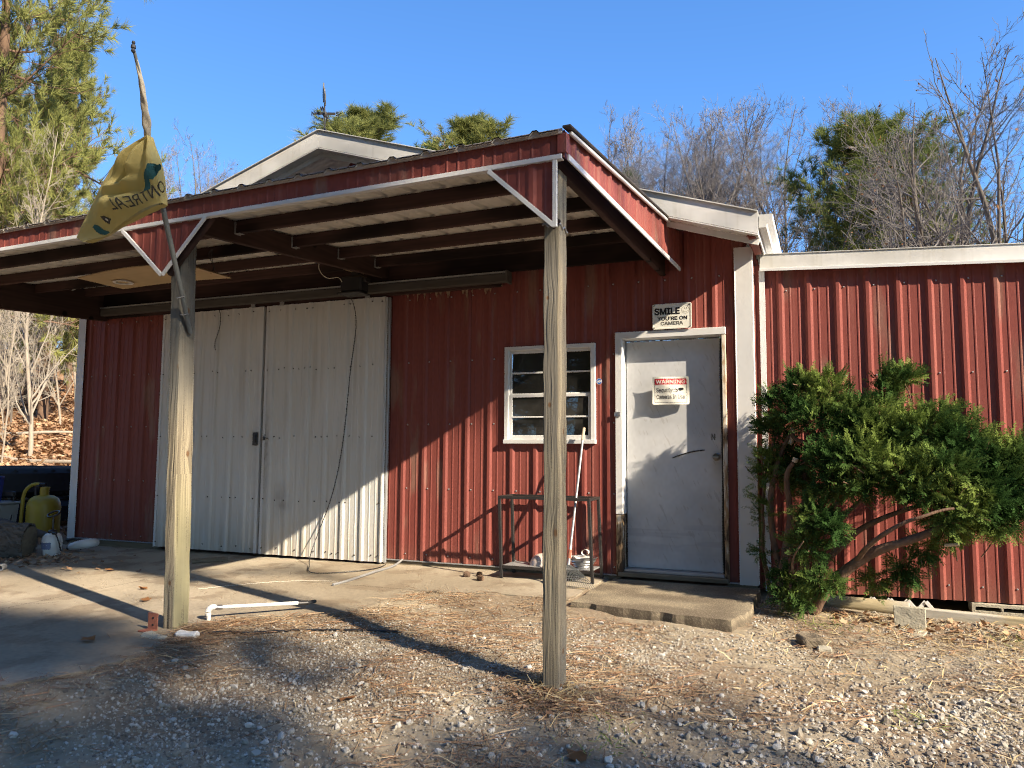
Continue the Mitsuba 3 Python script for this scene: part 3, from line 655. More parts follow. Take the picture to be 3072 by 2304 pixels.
for x in LB:
    w = 0.022 if x > -8 else 0.04
    if x > -2: w = 0.02
    x0 = x - (0.022 if x > -2 else 0)
    v = np.array([(x0 + s * w, y, z) for s in (-1, 1) for y, z in ((-2.855, 2.735 if x > -8 else 2.70), (-2.855, pz(-2.855) - 0.01), (-0.02, pz(-0.02) - 0.01), (-0.02, 2.93 if -8 < x < -2 else 2.735))])
    f = np.array([[0, 1, 2, 3], [7, 6, 5, 4], [0, 4, 5, 1], [1, 5, 6, 2], [2, 6, 7, 3], [3, 7, 4, 0]])
    if x > -2: v[:, 0] += 0.05 * (v[:, 1] / -PY) 
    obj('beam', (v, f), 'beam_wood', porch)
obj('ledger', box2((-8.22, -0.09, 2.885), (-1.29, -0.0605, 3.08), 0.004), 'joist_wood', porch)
# posts 4x6 (the left one is behind the frame's edge)
for x, y, zb_, ln in ((-4.095, -2.875, -0.06, -0.03), (-1.425, -2.875, -0.14, 0.0), (-8.31, -2.875, -0.1, 0.0)):
    seg = 90
    zs = np.linspace(zb_, 2.72, seg); r = rng_(int(-x * 100)); lean = 0.0
    prof = np.array([(0.0, 0.006), (0.006, 0), (0.083, 0), (0.089, 0.006), (0.089, 0.134), (0.083, 0.14), (0.006, 0.14), (0, 0.134)])
    vv = []
    for z in zs:
        wob = (meshkit.fbm(np.c_[prof * 14, np.full(8, z * 5.0)], 3, int(-x * 10)) - 0.5) * 0.010
        vv.append(np.c_[prof[:, 0] + x + ln * z + wob, prof[:, 1] + y + wob, np.full(8, z)])
    vv = np.array(vv).reshape(-1, 3)
    ii, jj = np.meshgrid(np.arange(seg - 1), np.arange(8), indexing='ij')
    q = np.stack([ii * 8 + jj, ii * 8 + (jj + 1) % 8, (ii + 1) * 8 + (jj + 1) % 8, (ii + 1) * 8 + jj], -1).reshape(-1, 4)
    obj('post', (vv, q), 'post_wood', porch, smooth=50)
# fascia: ribbed red sheets along the front and the right rake, with white trims
yf = -2.945
for a, b in zip(us[:-1], [*us[1:-1], -1.284]):
    obj('fascia_panel', ribbed((0, yf, 0), (1, 0, 0), (0, -1, 0), a, b, lambda u: 2.752, lambda u: 2.905, 0.2286, PX0 + 0.1, h=0.004), 'red_metal', porch)
obj('fascia_top_trim', bar((PX0, yf - 0.020, 2.893), (-1.286, yf - 0.020, 2.893), 0.012, 0.030, 0.002), 'old_trim', porch)
obj('fascia_trim', joinm([bar((PX0, yf - 0.020, 2.752), (-1.288, yf - 0.020, 2.752), 0.010, 0.028, 0.002), bar((PX0, yf, 2.741), (-1.288, yf, 2.741), 0.032, 0.004, 0.001)]), 'white_trim', porch)
cA, cB = np.array([-1.284, -2.950, 0]), np.array([-1.185, -0.03, 0])
Ur = (cB - cA) / np.linalg.norm(cB - cA); Nr = np.array([Ur[1], -Ur[0], 0]); LR = np.linalg.norm(cB - cA)
zlow = lambda u: 2.752 + (2.775 - 2.752) * u / LR
zhigh = lambda u: 2.905 + (3.125 - 2.905) * u / LR
ed = [0, 0.98, 1.96, LR]
for a, b in zip(ed[:-1], ed[1:]):
    obj('rake_panel', ribbed(cA, Ur, Nr, a, b, zlow, zhigh, 0.2286, 0.16, h=0.014), 'red_metal', porch)
P = lambda u, z, o=0.0: cA + Ur * u + Nr * o + [0, 0, z]
obj('rake_trim', bar(P(0.02, zlow(0.0) + 0.002, 0.020), P(LR - 0.02, zlow(LR) + 0.002, 0.020), 0.012, 0.036, 0.002), 'white_trim', porch)
obj('rake_top_trim', joinm([bar(P(0.03, zhigh(0) - 0.012, 0.030), P(LR - 0.35, zhigh(LR - 0.35) - 0.012, 0.030), 0.02, 0.024, 0.008)]), 'white_trim', porch)
obj('rake_edge', bar(P(-0.03, zhigh(0) + 0.006, 0.028), P(LR - 0.02, zhigh(LR) + 0.006, 0.028), 0.05, 0.014, 0.004), 'weathered_roof', porch)
obj('corner_trim', joinm([box2((-1.316, -2.965, 2.772), (-1.272, -2.948, 2.885), 0.003), box2((-1.2715, -2.966, 2.772), (-1.262, -2.91, 2.885), 0.003)]), 'red_metal', porch)
# gussets
def gusset(pts, trims, label=None):
    g = numbered(porch + '__gusset'); tag(g, label)
    xs = [p_[0] for p_ in pts]
    tri = Polygon(pts)
    def lo(u):
        c = tri.intersection(LineString([(u, 0), (u, 5)])); return c.bounds[1] if not c.is_empty else 2.74
    obj('panel', ribbed((0, yf, 0), (1, 0, 0), (0, -1, 0), min(xs) + 1e-3, max(xs) - 1e-3, lo, lambda u: 2.742, 0.2286, PX0 + 0.02, h=0.010), 'red_metal', g)
    for (x0, z0), (x1, z1) in trims:
        obj('trim', bar((x0, yf - 0.020, z0), (x1, yf - 0.020, z1), 0.014, 0.026, 0.002), 'white_trim', g)
    (x0, z0), (x1, z1) = trims[0]
    obj('brace', joinm([bar((x0, yf + 0.035, z0 + 0.02), (x1, yf + 0.035, z1 + 0.02), 0.038, 0.06, 0.004)]), 'joist_wood', g)
gusset([(-4.535, 2.745), (-4.150, 2.385), (-3.79, 2.745)], [((-4.15, 2.385), (-3.79, 2.74)), ((-4.545, 2.74), (-4.16, 2.385))], 'full triangular red gusset above the left post')
gusset([(-1.715, 2.742), (-1.335, 2.372), (-1.335, 2.742)], [((-1.725, 2.735), (-1.335, 2.372)), ((-1.328, 2.735), (-1.328, 2.362))], 'half triangular red gusset beside the right post')

# hung plywood board with a can light
bd = thing('ceiling_board', 'sagging plywood board with a round can light, under the porch roof', 'board')
n = 14; xs = np.linspace(-6.0, -4.72, n); v = []
for x in xs:
    sag = -0.045 * math.sin((x + 6.0) / 1.28 * math.pi)
    for y in (-2.17, -1.70): v.append((x, y, 2.63 - sag * (0.9 if y < -2 else 0.3)))
v = np.array(v); k = np.arange(n - 1) * 2
f = np.stack([k, k + 1, k + 3, k + 2], 1)
obj('panel', joinm([(v, f), (v + [0, 0, 0.009], f[:, ::-1]), (np.vstack([v[::2], v[::2] + [0, 0, 0.009]]), np.stack([np.arange(n - 1), np.arange(1, n), np.arange(1, n) + n, np.arange(n - 1) + n], 1))]), 'plywood', bd)
obj('light_trim', lathe([(0.062, -0.004), (0.085, -0.006), (0.085, 0.0), (0.062, 0.0), (0.058, 0.05), (0.0001, 0.05)], (-5.77, -1.90, 2.634), 28), 'white_plastic', bd)
obj('lamp', lathe([(0.0001, 0.008), (0.03, 0.012), (0.045, 0.03), (0.045, 0.05)], (-5.77, -1.90, 2.634), 20), 'lamp_glass', bd)
obj('wire', joinm([tube(spline([(-4.76, -1.9, 2.63), (-4.72, -1.92, 2.70), (-4.74 + s, -1.95, 2.76), (-4.70, -1.95, 2.82)], 12), 0.003, 5) for s in (0.0, 0.03)]), 'black_plastic', bd)

# floodlight box
fl = thing('floodlight', 'black floodlight box with loose white wires above the sliding doors', 'light')
obj('mount_board', box2((-4.42, -0.62, 2.955), (-4.17, -0.24, 2.972), 0.002), 'plywood', fl)
obj('housing', joinm([box((-4.375, -0.36, 2.815), (0.25, 0.16, 0.17), 0.02), box((-4.375, -0.37, 2.725), (0.27, 0.20, 0.015), 0.004), box((-4.36, -0.34, 2.92), (0.09, 0.09, 0.07), 0.01)]), 'black_plastic', fl)
obj('stem', joinm([lathe([(0.018, 0), (0.018, 0.06), (0.03, 0.065)], (-4.34, -0.36, 2.90), 12), box((-4.235, -0.36, 2.86), (0.04, 0.10, 0.05), 0.008)]), 'black_metal', fl)
obj('wire', joinm([tube(spline([(-4.62, -0.62, 3.0), (-4.60, -0.60, 2.90), (-4.54, -0.55, 2.86), (-4.49, -0.48, 2.88), (-4.47, -0.42, 2.80), (-4.50, -0.42, 2.73)], 30), 0.0045, 6), box((-4.485, -0.42, 2.745), (0.018, 0.018, 0.04), 0.003)]), 'string', fl)
cab = thing('power_cable', 'thin black cable hanging from the floodlight past the right white door to the slab', 'cable')
pts = [(-4.45, -0.34, 2.73), (-4.50, -0.13, 2.45), (-4.55, -0.115, 2.1), (-4.60, -0.11, 1.6), (-4.66, -0.11, 1.1), (-4.78, -0.12, 0.6), (-4.90, -0.16, 0.25), (-4.88, -0.28, 0.08), (-4.72, -0.50, 0.022), (-4.45, -0.78, 0.014), (-4.2, -0.62, 0.018), (-4.06, -0.35, 0.022), (-4.09, -0.12, 0.03)]
scene[cab] = mikit.ply(tube(spline(pts, 120), 0.0045, 6), 'black_plastic', smooth=True)
cab2 = thing('short_wire', 'short black wire hanging down the left white door', 'wire')
scene[cab2] = mikit.ply(tube(spline([(-6.36, -0.11, 2.74), (-6.33, -0.115, 2.60), (-6.36, -0.11, 2.48), (-6.40, -0.11, 2.38), (-6.39, -0.11, 2.28)], 24), 0.004, 5), 'black_plastic', smooth=True)
loopw = thing('wire_coil', 'loop of wire hanging under the left porch joists', 'wire')
scene[loopw] = mikit.ply(tube(spline([(-5.62 + 0.09 * math.cos(a), -1.25, 2.82 + 0.07 * math.sin(a)) for a in np.linspace(-2.6, 3.2, 14)], 40), 0.004, 5), 'black_plastic', smooth=True)

# ------------------------------------------------------------------ red shed to the right, on blocks
shed = thing('shed', 'low red ribbed metal shed on concrete blocks right of the gabled building', 'building')
SY = 0.12
sed = [-0.553] + [-0.34 + 0.91 * k for k in range(1, 8)]
for a, b in zip(sed[:-1], sed[1:]):
    obj('wall_panel', ribbed((0, SY, 0), (1, 0, 0), (0, -1, 0), a, b + 0.01, lambda u: 0.012 + 0.012 * (u + 0.4), lambda u: 2.78 - 0.048 * (u + 0.4), 0.2275, -0.338, h=0.021, base=0.064, top=0.024), 'red_metal', shed)
obj('corner_trim', joinm([box2((-0.505, SY - 0.030, 0.0), (-0.462, SY - 0.024, 2.74), 0.002), box2((-0.510, SY - 0.030, 0.0), (-0.505, SY + 0.05, 2.74), 0.002)]), 'white_trim', shed)
A, B = np.array([-0.50, SY - 0.03, 2.815]), np.array([6.0, SY - 0.03, 2.815 - 0.048 * 6.5])
obj('fascia_trim', joinm([bar(A, B, 0.012, 0.125, 0.003), bar(A + [0, 0.03, 0.066], B + [0, 0.03, 0.066], 0.09, 0.006, 0.001)]), 'weathered_white', shed)
obj('drip_edge', joinm([bar(A + [0, -0.022, -0.068], B + [0, -0.022, -0.068], 0.05, 0.006, 0.001), bar(A + [0, -0.047, -0.080], B + [0, -0.047, -0.080], 0.006, 0.024, 0.001)]), 'white_trim', shed)
v = np.array([(-0.50, SY, 2.86), (6.0, SY, 2.55), (6.0, 4.2, 2.40), (-0.50, 4.2, 2.70)])
obj('roof', joinm([(v, [[0, 1, 2, 3]]), (v - [0, 0, 0.02], [[3, 2, 1, 0]])]), 'weathered_white', shed)
obj('back_wall', box2((-0.47, 4.15, 0.0), (6.0, 4.2, 2.5), 0.002), 'red_metal', shed)
obj('end_wall', box2((5.98, SY + 0.02, 0.0), (6.03, 4.2, 2.5), 0.002), 'red_metal', shed)
obj('floor', box2((-0.46, SY + 0.02, 0.03), (5.97, 4.1, 0.10), 0.004), 'sill_wood', shed)
pts = [(a_ + 0.047, SY - 0.006, z) for a_ in np.arange(-0.338, 5.8, 0.2275) for z in (0.14, 0.95, 1.8, 2.55)]
obj('screw', scatter(hexs, np.repeat(Rf[None], len(pts), 0), np.full(len(pts), 0.9), np.array(pts)), 'galvanised', shed, kind='stuff')

def hollow_block(c, s, holes, R=None, seed=0):
    """two-core concrete block; c centre, s size (along, height, depth); cores open along local y(height)"""
    L, H, D = s; w = 0.032
    sh = Polygon([(-L/2, -D/2), (L/2, -D/2), (L/2, D/2), (-L/2, D/2)]).buffer(-0.004).buffer(0.004)
    if holes:
        cw = (L - 3 * w) / 2
        for k in (-1, 1):
            sh = sh.difference(Polygon([(k * (cw + w) / 2 - cw / 2, -D/2 + w), (k * (cw + w) / 2 + cw / 2, -D/2 + w), (k * (cw + w) / 2 + cw / 2, D/2 - w), (k * (cw + w) / 2 - cw / 2, D/2 - w)]).buffer(0.01).buffer(-0.0))
    v, f = prism(sh, H)
    v[:, 2] -= H / 2
    if R is not None: v = v @ np.asarray(R).T
    return v + np.asarray(c), f
Rl = np.array([[1, 0, 0], [0, 0, 1], [0, 1, 0]], float)
k1 = thing('concrete_block', 'two-core concrete block lying under the shed edge at the far right', 'concrete block')
v, f = hollow_block((1.19, 0.16, -0.015), (0.40, 0.19, 0.075), True, Rl); scene[k1] = mikit.ply((v, f[:, ::-1]), 'cinder_concrete')
k2 = thing('concrete_block', 'broken half block standing on end in front of the landscape timbers', 'concrete block')
def rough(v, f, amp, n=3, seed=2, freq=18):
    m = trimesh.Trimesh(v, f, process=True)
    for _ in range(n): m = m.subdivide()
    d = (meshkit.fbm(m.vertices * freq, 3, seed) - 0.5) * 2 * amp
    return m.vertices + m.vertex_normals * d[:, None], m.faces
Rz = lambda a: np.array([[math.cos(a), -math.sin(a), 0], [math.sin(a), math.cos(a), 0], [0, 0, 1]])
scene[k2] = mikit.ply(rough(*box((0.505, -0.63, 0.005), (0.20, 0.045, 0.155), 0.004, Rz(-0.10)), 0.005, 4), 'cinder_concrete')
k3 = thing('concrete_block', 'flat broken block shell lying under the standing half block', 'concrete block')
scene[k3] = mikit.ply(rough(*box((0.46, -0.72, -0.085), (0.27, 0.22, 0.04), 0.005, Rz(-0.25)), 0.010, 4, 5), 'cinder_concrete')
t1 = thing('landscape_timber', 'rounded greenish timber behind the evergreen shrub, left of the pair', 'timber')
v, f = lathe([(0.0001, 0), (0.045, 0), (0.05, 0.01), (0.05, 0.99), (0.045, 1.0), (0.0001, 1.0)], n=14)
v[:, :2] *= [1.0, 1.15]; d = np.array([0.645, -0.085, 0.0]); Rt = frame_to(d)
scene[t1] = mikit.ply((v * [1, 1, np.linalg.norm(d)] @ Rt.T + [-0.10, -0.07, -0.022], f), 'timber', smooth=40)
t2 = thing('landscape_timber', 'grey squared timber edging the shed at the right', 'timber')
scene[t2] = mikit.ply(rough(*bar((0.555, -0.165, -0.042), (2.6, -0.42, -0.06), 0.075, 0.09, 0.006), 0.003, 4, 8), 'timber')
lat = thing('lattice_strip', 'short strip of white lattice under the shed wall', 'lattice')
for k in range(4):
    x = 0.24 + k * 0.125
    obj('slat', joinm([bar((x, 0.065, -0.065), (x + 0.062, 0.065, 0.012), 0.006, 0.028, 0.001, up=(0, 0, 1)), bar((x + 0.125, 0.058, -0.065), (x + 0.063, 0.058, 0.012), 0.006, 0.028, 0.001)]), 'white_plastic', lat)

# ------------------------------------------------------------------ weathervane
vane = thing('weathervane', 'black weathervane with compass letters on the front gable peak', 'weathervane')
vx, vy, vz = -4.69, -0.50, 4.395
obj('pole', tube([(vx, vy, vz), (vx - 0.01, vy, vz + 0.33)], 0.007, 8), 'black_metal', vane)
obj('base', joinm([tube([(vx + s * 0.05, vy + t * 0.05, vz - 0.025), (vx + s * 0.02, vy + t * 0.02, vz + 0.03), (vx, vy, vz + 0.06)], 0.005, 6) for s in (-1, 1) for t in (-1, 1)]), 'black_metal', vane)
zc = vz + 0.215
ca = 0.42
for (cx, cy), ch in (((-1, 0), 'N'), ((1, 0), 'S'), ((0, -1), 'W'), ((0, 1), 'E')):
    dx, dy = cx * math.cos(ca) - cy * math.sin(ca), cx * math.sin(ca) + cy * math.cos(ca)
    e = np.array([vx + dx * 0.105, vy + dy * 0.105, zc])
    a_ = numbered(vane + '__arm')
    scene[a_] = mikit.ply(bar((vx, vy, zc), e, 0.008, 0.026, 0.002), 'black_metal')
    m = vf(meshkit.text_mesh(ch, 0.042, 0.006, True)); v = m[0] - m[0].mean(0)
    obj('letter', (v @ RW.T + e + np.array([dx, dy, 0]) * 0.02, m[1]), 'black_metal', a_)
obj('hub', joinm([lathe([(0.0001, -0.03), (0.02, -0.02), (0.026, 0.0), (0.02, 0.02), (0.0001, 0.03)], (vx, vy, zc - 0.01), 12), lathe([(0.0001, -0.014), (0.014, 0), (0.0001, 0.014)], (vx - 0.03, vy, zc - 0.05), 10), lathe([(0.0001, -0.014), (0.014, 0), (0.0001, 0.014)], (vx + 0.03, vy, zc - 0.05), 10)]), 'black_metal', vane)
orn = Polygon([(-0.20, -0.20), (-0.155, -0.11), (-0.165, -0.03), (-0.11, -0.01), (-0.10, 0.035), (-0.05, 0.03), (-0.045, 0.10), (0.0, 0.085), (0.02, 0.13), (0.045, 0.09), (0.055, 0.16), (0.085, 0.13), (0.10, 0.24), (0.12, 0.12), (0.10, 0.02), (0.055, -0.01), (0.05, -0.06), (0.0, -0.045), (-0.04, -0.09), (-0.09, -0.06), (-0.12, -0.13)]).buffer(0.008)
va = math.atan2(-vx, vy - CAM[1]) + 0.13
Ro = np.array([[math.sin(-va), 0, math.cos(va)], [math.cos(va), 0, math.sin(va)], [0, 1, 0]])
v, f = prism(orn, 0.012); v[:, 2] -= 0.006; v[:, 0] *= 0.62; v[:, 1] *= 0.72
obj('ornament', (v @ Ro.T + [vx - 0.02, vy, vz + 0.40], f), 'black_metal', vane)

# ------------------------------------------------------------------ signs
def heavy(mv, mf, d):
    """bolder letters: shifted copies, each a hair prouder"""
    return joinm([(mv + [dx * d, dy * d, 0.00008 * k_], mf) for k_, (dx, dy) in enumerate(((0, 0), (1, 0), (-1, 0), (0, 1), (0, -1)))])
def textline(parent, name, txt, x, z, hgt, width, y, m, bold=True, tilt=0.0, sx=None):
    mv, mf = vf(meshkit.text_mesh(txt, hgt, 0.0012, bold))
    w = mv[:, 0].max() - mv[:, 0].min(); mv[:, 0] = (mv[:, 0] - mv[:, 0].min()) * (width / w)
    mv, mf = heavy(mv, mf, hgt * (0.035 if hgt > 0.04 else 0.022))
    c, s = math.cos(tilt), math.sin(tilt)
    mv[:, :2] = mv[:, :2] @ np.array([[c, s], [-s, c]])
    return obj(name, (mv @ RW.T + [x, y, z], mf), m, parent)
def rrect(w, h, r): return Polygon([(r, r), (w - r, r), (w - r, h - r), (r, h - r)]).buffer(r, 6)
sm = thing('camera_sign', 'faded white SMILE sign leaning on the door frame top', 'sign')
ox, oz, oy, W_, H_ = -1.412, 2.246, -0.058, 0.345, 0.226
obj('plate', prism(rrect(W_, H_, 0.014), 0.004, (RW, (ox, oy + 0.004, oz))), 'sign_white', sm)
obj('rim', prism(rrect(W_, H_, 0.014).difference(affinity.translate(rrect(W_ - 0.02, H_ - 0.02, 0.008), 0.01, 0.01)), 0.004, (RW, (ox, oy, oz))), 'sign_white', sm)
textline(sm, 'lettering', 'SMILE', ox + 0.018, oz + 0.132, 0.054, 0.222, oy - 0.0002, 'sign_black', True)
textline(sm, 'lettering', 'YOU\u2019RE ON', ox + 0.043, oz + 0.079, 0.030, 0.262, oy - 0.0002, 'sign_black', True)
textline(sm, 'lettering', 'CAMERA', ox + 0.072, oz + 0.036, 0.029, 0.196, oy - 0.0002, 'sign_faded', True)
fc = Point(ox + 0.292, oz + 0.165)
face = fc.buffer(0.034, 20).difference(fc.buffer(0.0318, 20))
smile = Point(fc.x, fc.y + 0.002).buffer(0.0245, 20).difference(Point(fc.x, fc.y + 0.002).buffer(0.0225, 20)).intersection(Polygon([(fc.x - .05, fc.y - .006), (fc.x + .05, fc.y - .006), (fc.x + .05, fc.y - .05), (fc.x - .05, fc.y - .05)]))
eyes = [affinity.scale(Point(fc.x + s * 0.009, fc.y + 0.013).buffer(0.0025), 1, 2.6) for s in (-1, 1)]
obj('smiley', joinm([prism(g, 0.0012, (RW, (0, oy - 0.0002, 0))) for g in (face, smile)]), 'sign_grey', sm)
obj('smiley_eye', prism(eyes[0], 0.0012, (RW, (0, oy - 0.0002, 0))), 'sign_black', sm); obj('smiley_eye', prism(eyes[1], 0.0012, (RW, (0, oy - 0.0002, 0))), 'sign_black', sm)
obj('rivet', scatter(hexs, np.repeat(Rf[None], 4, 0), np.full(4, 0.8), np.array([(ox + a, oy - 0.006, oz + b) for a in (0.014, W_ - 0.014) for b in (0.014, H_ - 0.014)])), 'black_metal', sm, kind='stuff')

ws = thing('warning_sign', 'curled white and red WARNING sign standing off the grey door', 'sign')
wx, wz, W_, H_ = -1.436, 1.580, 0.322, 0.246
def bend(v):
    x, z = (v[:, 0] - wx) / W_, (v[:, 2] - wz) / H_
    v = v.copy(); v[:, 1] += 0.020 * (x - 0.5) ** 2 - 0.028 * (1 - x) + 0.010 * np.sin(x * 7 + z * 3) - 0.012 * (x > 0) * np.clip(x - 0.85, 0, 1) * 2 + 0.008 * np.sin(z * 5) * x
    return v
def sub(vf_, n=4, mx=0.02):
    v, f = trimesh.remesh.subdivide_to_size(vf_[0], vf_[1], mx)
    return v, f
yw = 0.035
obj('plate', (lambda m: (bend(m[0]), m[1]))(sub(prism(rrect(W_, H_, 0.012), 0.0015, (RW, (wx, yw, wz))))), 'sign_white', ws)
wsl = lambda g, o=0.0018: (lambda m: (bend(m[0]), m[1]))(sub(prism(g, 0.0006, (RW, (wx, yw - o, wz)))))
obj('header', wsl(Polygon([(0.022, 0.178), (0.300, 0.178), (0.300, 0.222), (0.290, 0.228), (0.032, 0.228), (0.022, 0.222)])), 'sign_red', ws)
obj('border', wsl(affinity.translate(rrect(0.282, 0.214, 0.008), 0.020, 0.016).difference(affinity.translate(rrect(0.276, 0.208, 0.006), 0.023, 0.019))), 'sign_black', ws)
def wtext(txt, x, z, h, w, m, o, bold):
    mv, mf = vf(meshkit.text_mesh(txt, h, 0.0006, bold)); ww = mv[:, 0].max() - mv[:, 0].min(); mv[:, 0] = (mv[:, 0] - mv[:, 0].min()) * w / ww
    mv, mf = heavy(mv, mf, h * 0.008); mv, mf = sub((mv, mf)); obj('lettering', (bend(mv @ RW.T + [wx + x, yw - o, wz + z]), mf), m, ws)
wtext('WARNING', 0.034, 0.187, 0.032, 0.255, 'sign_white', 0.0028, True)
wtext('Security', 0.036, 0.110, 0.038, 0.142, 'sign_black', 0.0018, False)
wtext('Cameras In Use', 0.036, 0.050, 0.038, 0.246, 'sign_black', 0.0018, False)
icon = Point(0.208, 0.124).buffer(0.016).difference(Point(0.202, 0.124).buffer(0.012)).union(Polygon([(0.225, 0.138), (0.240, 0.118), (0.270, 0.130), (0.272, 0.148), (0.236, 0.148)])).union(Point(0.193, 0.124).buffer(0.013).difference(Point(0.193, 0.124).buffer(0.011)))
obj('camera_symbol', wsl(icon), 'sign_black', ws)

ad = thing('security_sticker', 'small blue octagonal security sticker on the red wall beside the window', 'sticker')
oc = Point(0, 0).buffer(0.029, 2)
oc = affinity.rotate(oc, 22.5)
obj('plate', prism(oc, 0.0015, (RW, (-1.918, -0.0235, 1.80))), 'sticker_blue', ad)
mv, mf = vf(meshkit.text_mesh('ADT', 0.018, 0.0006, True)); mv[:, 0] -= mv[:, 0].mean(); mv[:, 0] *= 0.042 / np.ptp(mv[:, 0]); mv[:, 1] -= 0.009; mv, mf = heavy(mv, mf, 0.001)
obj('lettering', (mv @ RW.T + [-1.918, -0.0252, 1.80], mf), 'sign_white', ad)
obj('edge', prism(oc.difference(oc.buffer(-0.002)), 0.0006, (RW, (-1.918, -0.0252, 1.80))), 'sign_white', ad)

# ------------------------------------------------------------------ flagpole and flag
fp = thing('flagpole', 'dark grey pipe flagpole leaning out from the left porch post', 'flagpole')
def plane_pt(u, v, y=-3.25):
    R_ = np.cross(FW, UP); d = FW + R_ * (u - 1106) / 1649.6 - UP * (v - 829.5) / 1649.6
    t = (y - CAM[1]) / d[1]; return (CAM + d * t)[[0, 2]]
def pt3(u, v, y): q_ = plane_pt(u, v, y); return np.array([q_[0], y, q_[1]])
pB, pN, pT = np.array([-4.040, -2.805, 1.955]), pt3(318, 296, -3.45), pt3(288, 104, -3.74)
pM = (pN + pT) / 2 + [0.02, 0, 0.0]
pole = np.vstack([np.linspace(pB, pN, 32), spline([pN, pM, pT], 19)[1:]])
low = pole[:, 2] < 3.0
obj('pole', tube(pole[:30], 0.0165, 12), 'grey_pipe', fp, smooth=40)
obj('upper_pole', tube(pole[28:], np.linspace(0.012, 0.009, len(pole[28:])), 10), 'grey_pipe', fp, smooth=40)
e = pole[-1]
obj('finial', lathe([(0.0001, 0.05), (0.008, 0.046), (0.010, 0.036), (0.006, 0.028), (0.013, 0.022), (0.014, 0.006), (0.009, 0.0), (0.012, -0.012), (0.008, -0.02)], e - [0, 0, 0.005], 12), 'black_plastic', fp)
for t in (3, 6):
    c = pole[t]; obj('nail', tube([c + [-0.03, -0.022, 0.01 - t * 0.002], c + [0.0, -0.025, 0.0], c + [0.028, -0.012, 0.008]], 0.003, 6), 'galvanised', fp)
fg = thing('flag', 'wind wrapped yellow flag with reversed lettering and teal shapes', 'flag')
up = pole[30:49]; k = 60
tt = np.linspace(0, 1, k); cen = np.array([np.interp(tt, np.linspace(0, 1, len(up)), up[:, c]) for c in range(3)]).T
na = 20; ang = np.arange(na) * 2 * np.pi / na
Rf_ = [frame_to(d) for d in np.gradient(cen, axis=0)]
rad = 0.021 * (1 - 0.45 * tt) * np.interp(tt, [0, 0.05, 0.2, 0.75, 1], [0.7, 0.8, 1.25, 0.9, 0.55])
vv = []
for i_ in range(k):
    a2 = ang + tt[i_] * 9
    rr = rad[i_] * (1 + 0.16 * np.sin(3 * a2 - tt[i_] * 18) + 0.10 * np.sin(2 * ang + tt[i_] * 30))
    vv.append(cen[i_] + (np.cos(ang) * rr)[:, None] * Rf_[i_][:, 0] + (np.sin(ang) * rr)[:, None] * Rf_[i_][:, 1])
ii, jj = np.meshgrid(np.arange(k - 1), np.arange(na), indexing='ij')
q = np.stack([ii * na + jj, ii * na + (jj + 1) % na, (ii + 1) * na + (jj + 1) % na, (ii + 1) * na + jj], -1).reshape(-1, 4)
obj('wrapped_part', (np.array(vv).reshape(-1, 3), q), 'sleeve_cloth', fg, smooth=True, label='tightly twisted upper part of the flag')
# hanging part: outline in the x-z plane (metres) near y = -3.25
yq = lambda k_, n_: -3.485 + 0.20 * k_ / (n_ - 1)
Lp = np.array([plane_pt(*q_, yq(k_, 8)) for k_, q_ in enumerate([(312, 293), (290, 310), (266, 338), (242, 372), (214, 414), (188, 458), (170, 492), (164, 512)])])
Rp = np.array([plane_pt(*q_, yq(k_, 6)) for k_, q_ in enumerate([(322, 293), (331, 314), (340, 350), (346, 384), (350, 412), (354, 441)])])
def along(P, n):
    s = np.r_[0, np.cumsum(np.linalg.norm(np.diff(P, axis=0), axis=1))]; s /= s[-1]
    return np.array([np.interp(np.linspace(0, 1, n), s, P[:, c]) for c in range(2)]).T
ns, nt = 90, 80
Ls, Rs = along(Lp, ns), along(Rp, ns)
S_, T_ = np.meshgrid(np.linspace(0, 1, ns), np.linspace(0, 1, nt), indexing='ij')
P2 = Ls[:, None] * (1 - T_[..., None]) + Rs[:, None] * T_[..., None]
bul = np.interp(T_, [0, 0.15, 0.37, 0.5, 0.8, 1], [0, 0.075, 0.066, 0.042, 0.006, 0])
P2[..., 1] -= bul * S_ ** 3
P2 += (S_ ** 4)[..., None] * 0.0
fold = (0.042 * np.sin(T_ * 19 + 2.2 * S_ + 1.0) * np.sin(np.pi * np.minimum(S_ * 1.15, 1)) ** 0.8 * (1 - 0.75 * S_) * np.sin(np.pi * np.clip(T_, 0.02, 0.98)) ** 0.5 + 0.030 * np.sin(S_ * 13 - T_ * 6 + 0.6) * sstep(0.30, 0.55, S_) * np.sin(np.pi * T_)
        + 0.045 * np.exp(-((S_ - 0.60) / 0.05) ** 2 - ((T_ - 0.52) / 0.22) ** 2) - 0.05 * np.exp(-((S_ - 0.68 - 0.1 * (T_ - .5)) / 0.05) ** 2 - ((T_ - 0.5) / 0.25) ** 2))
nz = (meshkit.fbm(np.stack([S_ * 9, T_ * 6, 0 * S_], -1).reshape(-1, 3), 3, 11).reshape(S_.shape) - 0.5) * 0.05 * np.sin(np.pi * T_) * S_
bulge = 0.075 * np.sqrt(np.clip(np.sin(np.pi * T_), 0, 1)) * sstep(0, 0.35, S_) * (1 - 0.5 * sstep(0.85, 1.0, S_)) + 0.006 + 0.022 * sstep(0.75, 1, T_)
yc = -3.275 - 0.20 * (1 - S_)
Yf = yc - bulge - fold - nz
Yb = yc + bulge * 0.8 + 0.5 * fold
Fv = np.stack([P2[..., 0], Yf, P2[..., 1]], -1); Bv = np.stack([P2[..., 0], Yb, P2[..., 1]], -1)
Bv[:, 0] = Fv[:, 0]; Bv[:, -1] = Fv[:, -1]; Bv[-1] = Fv[-1] + [0, 0.03, 0.004]
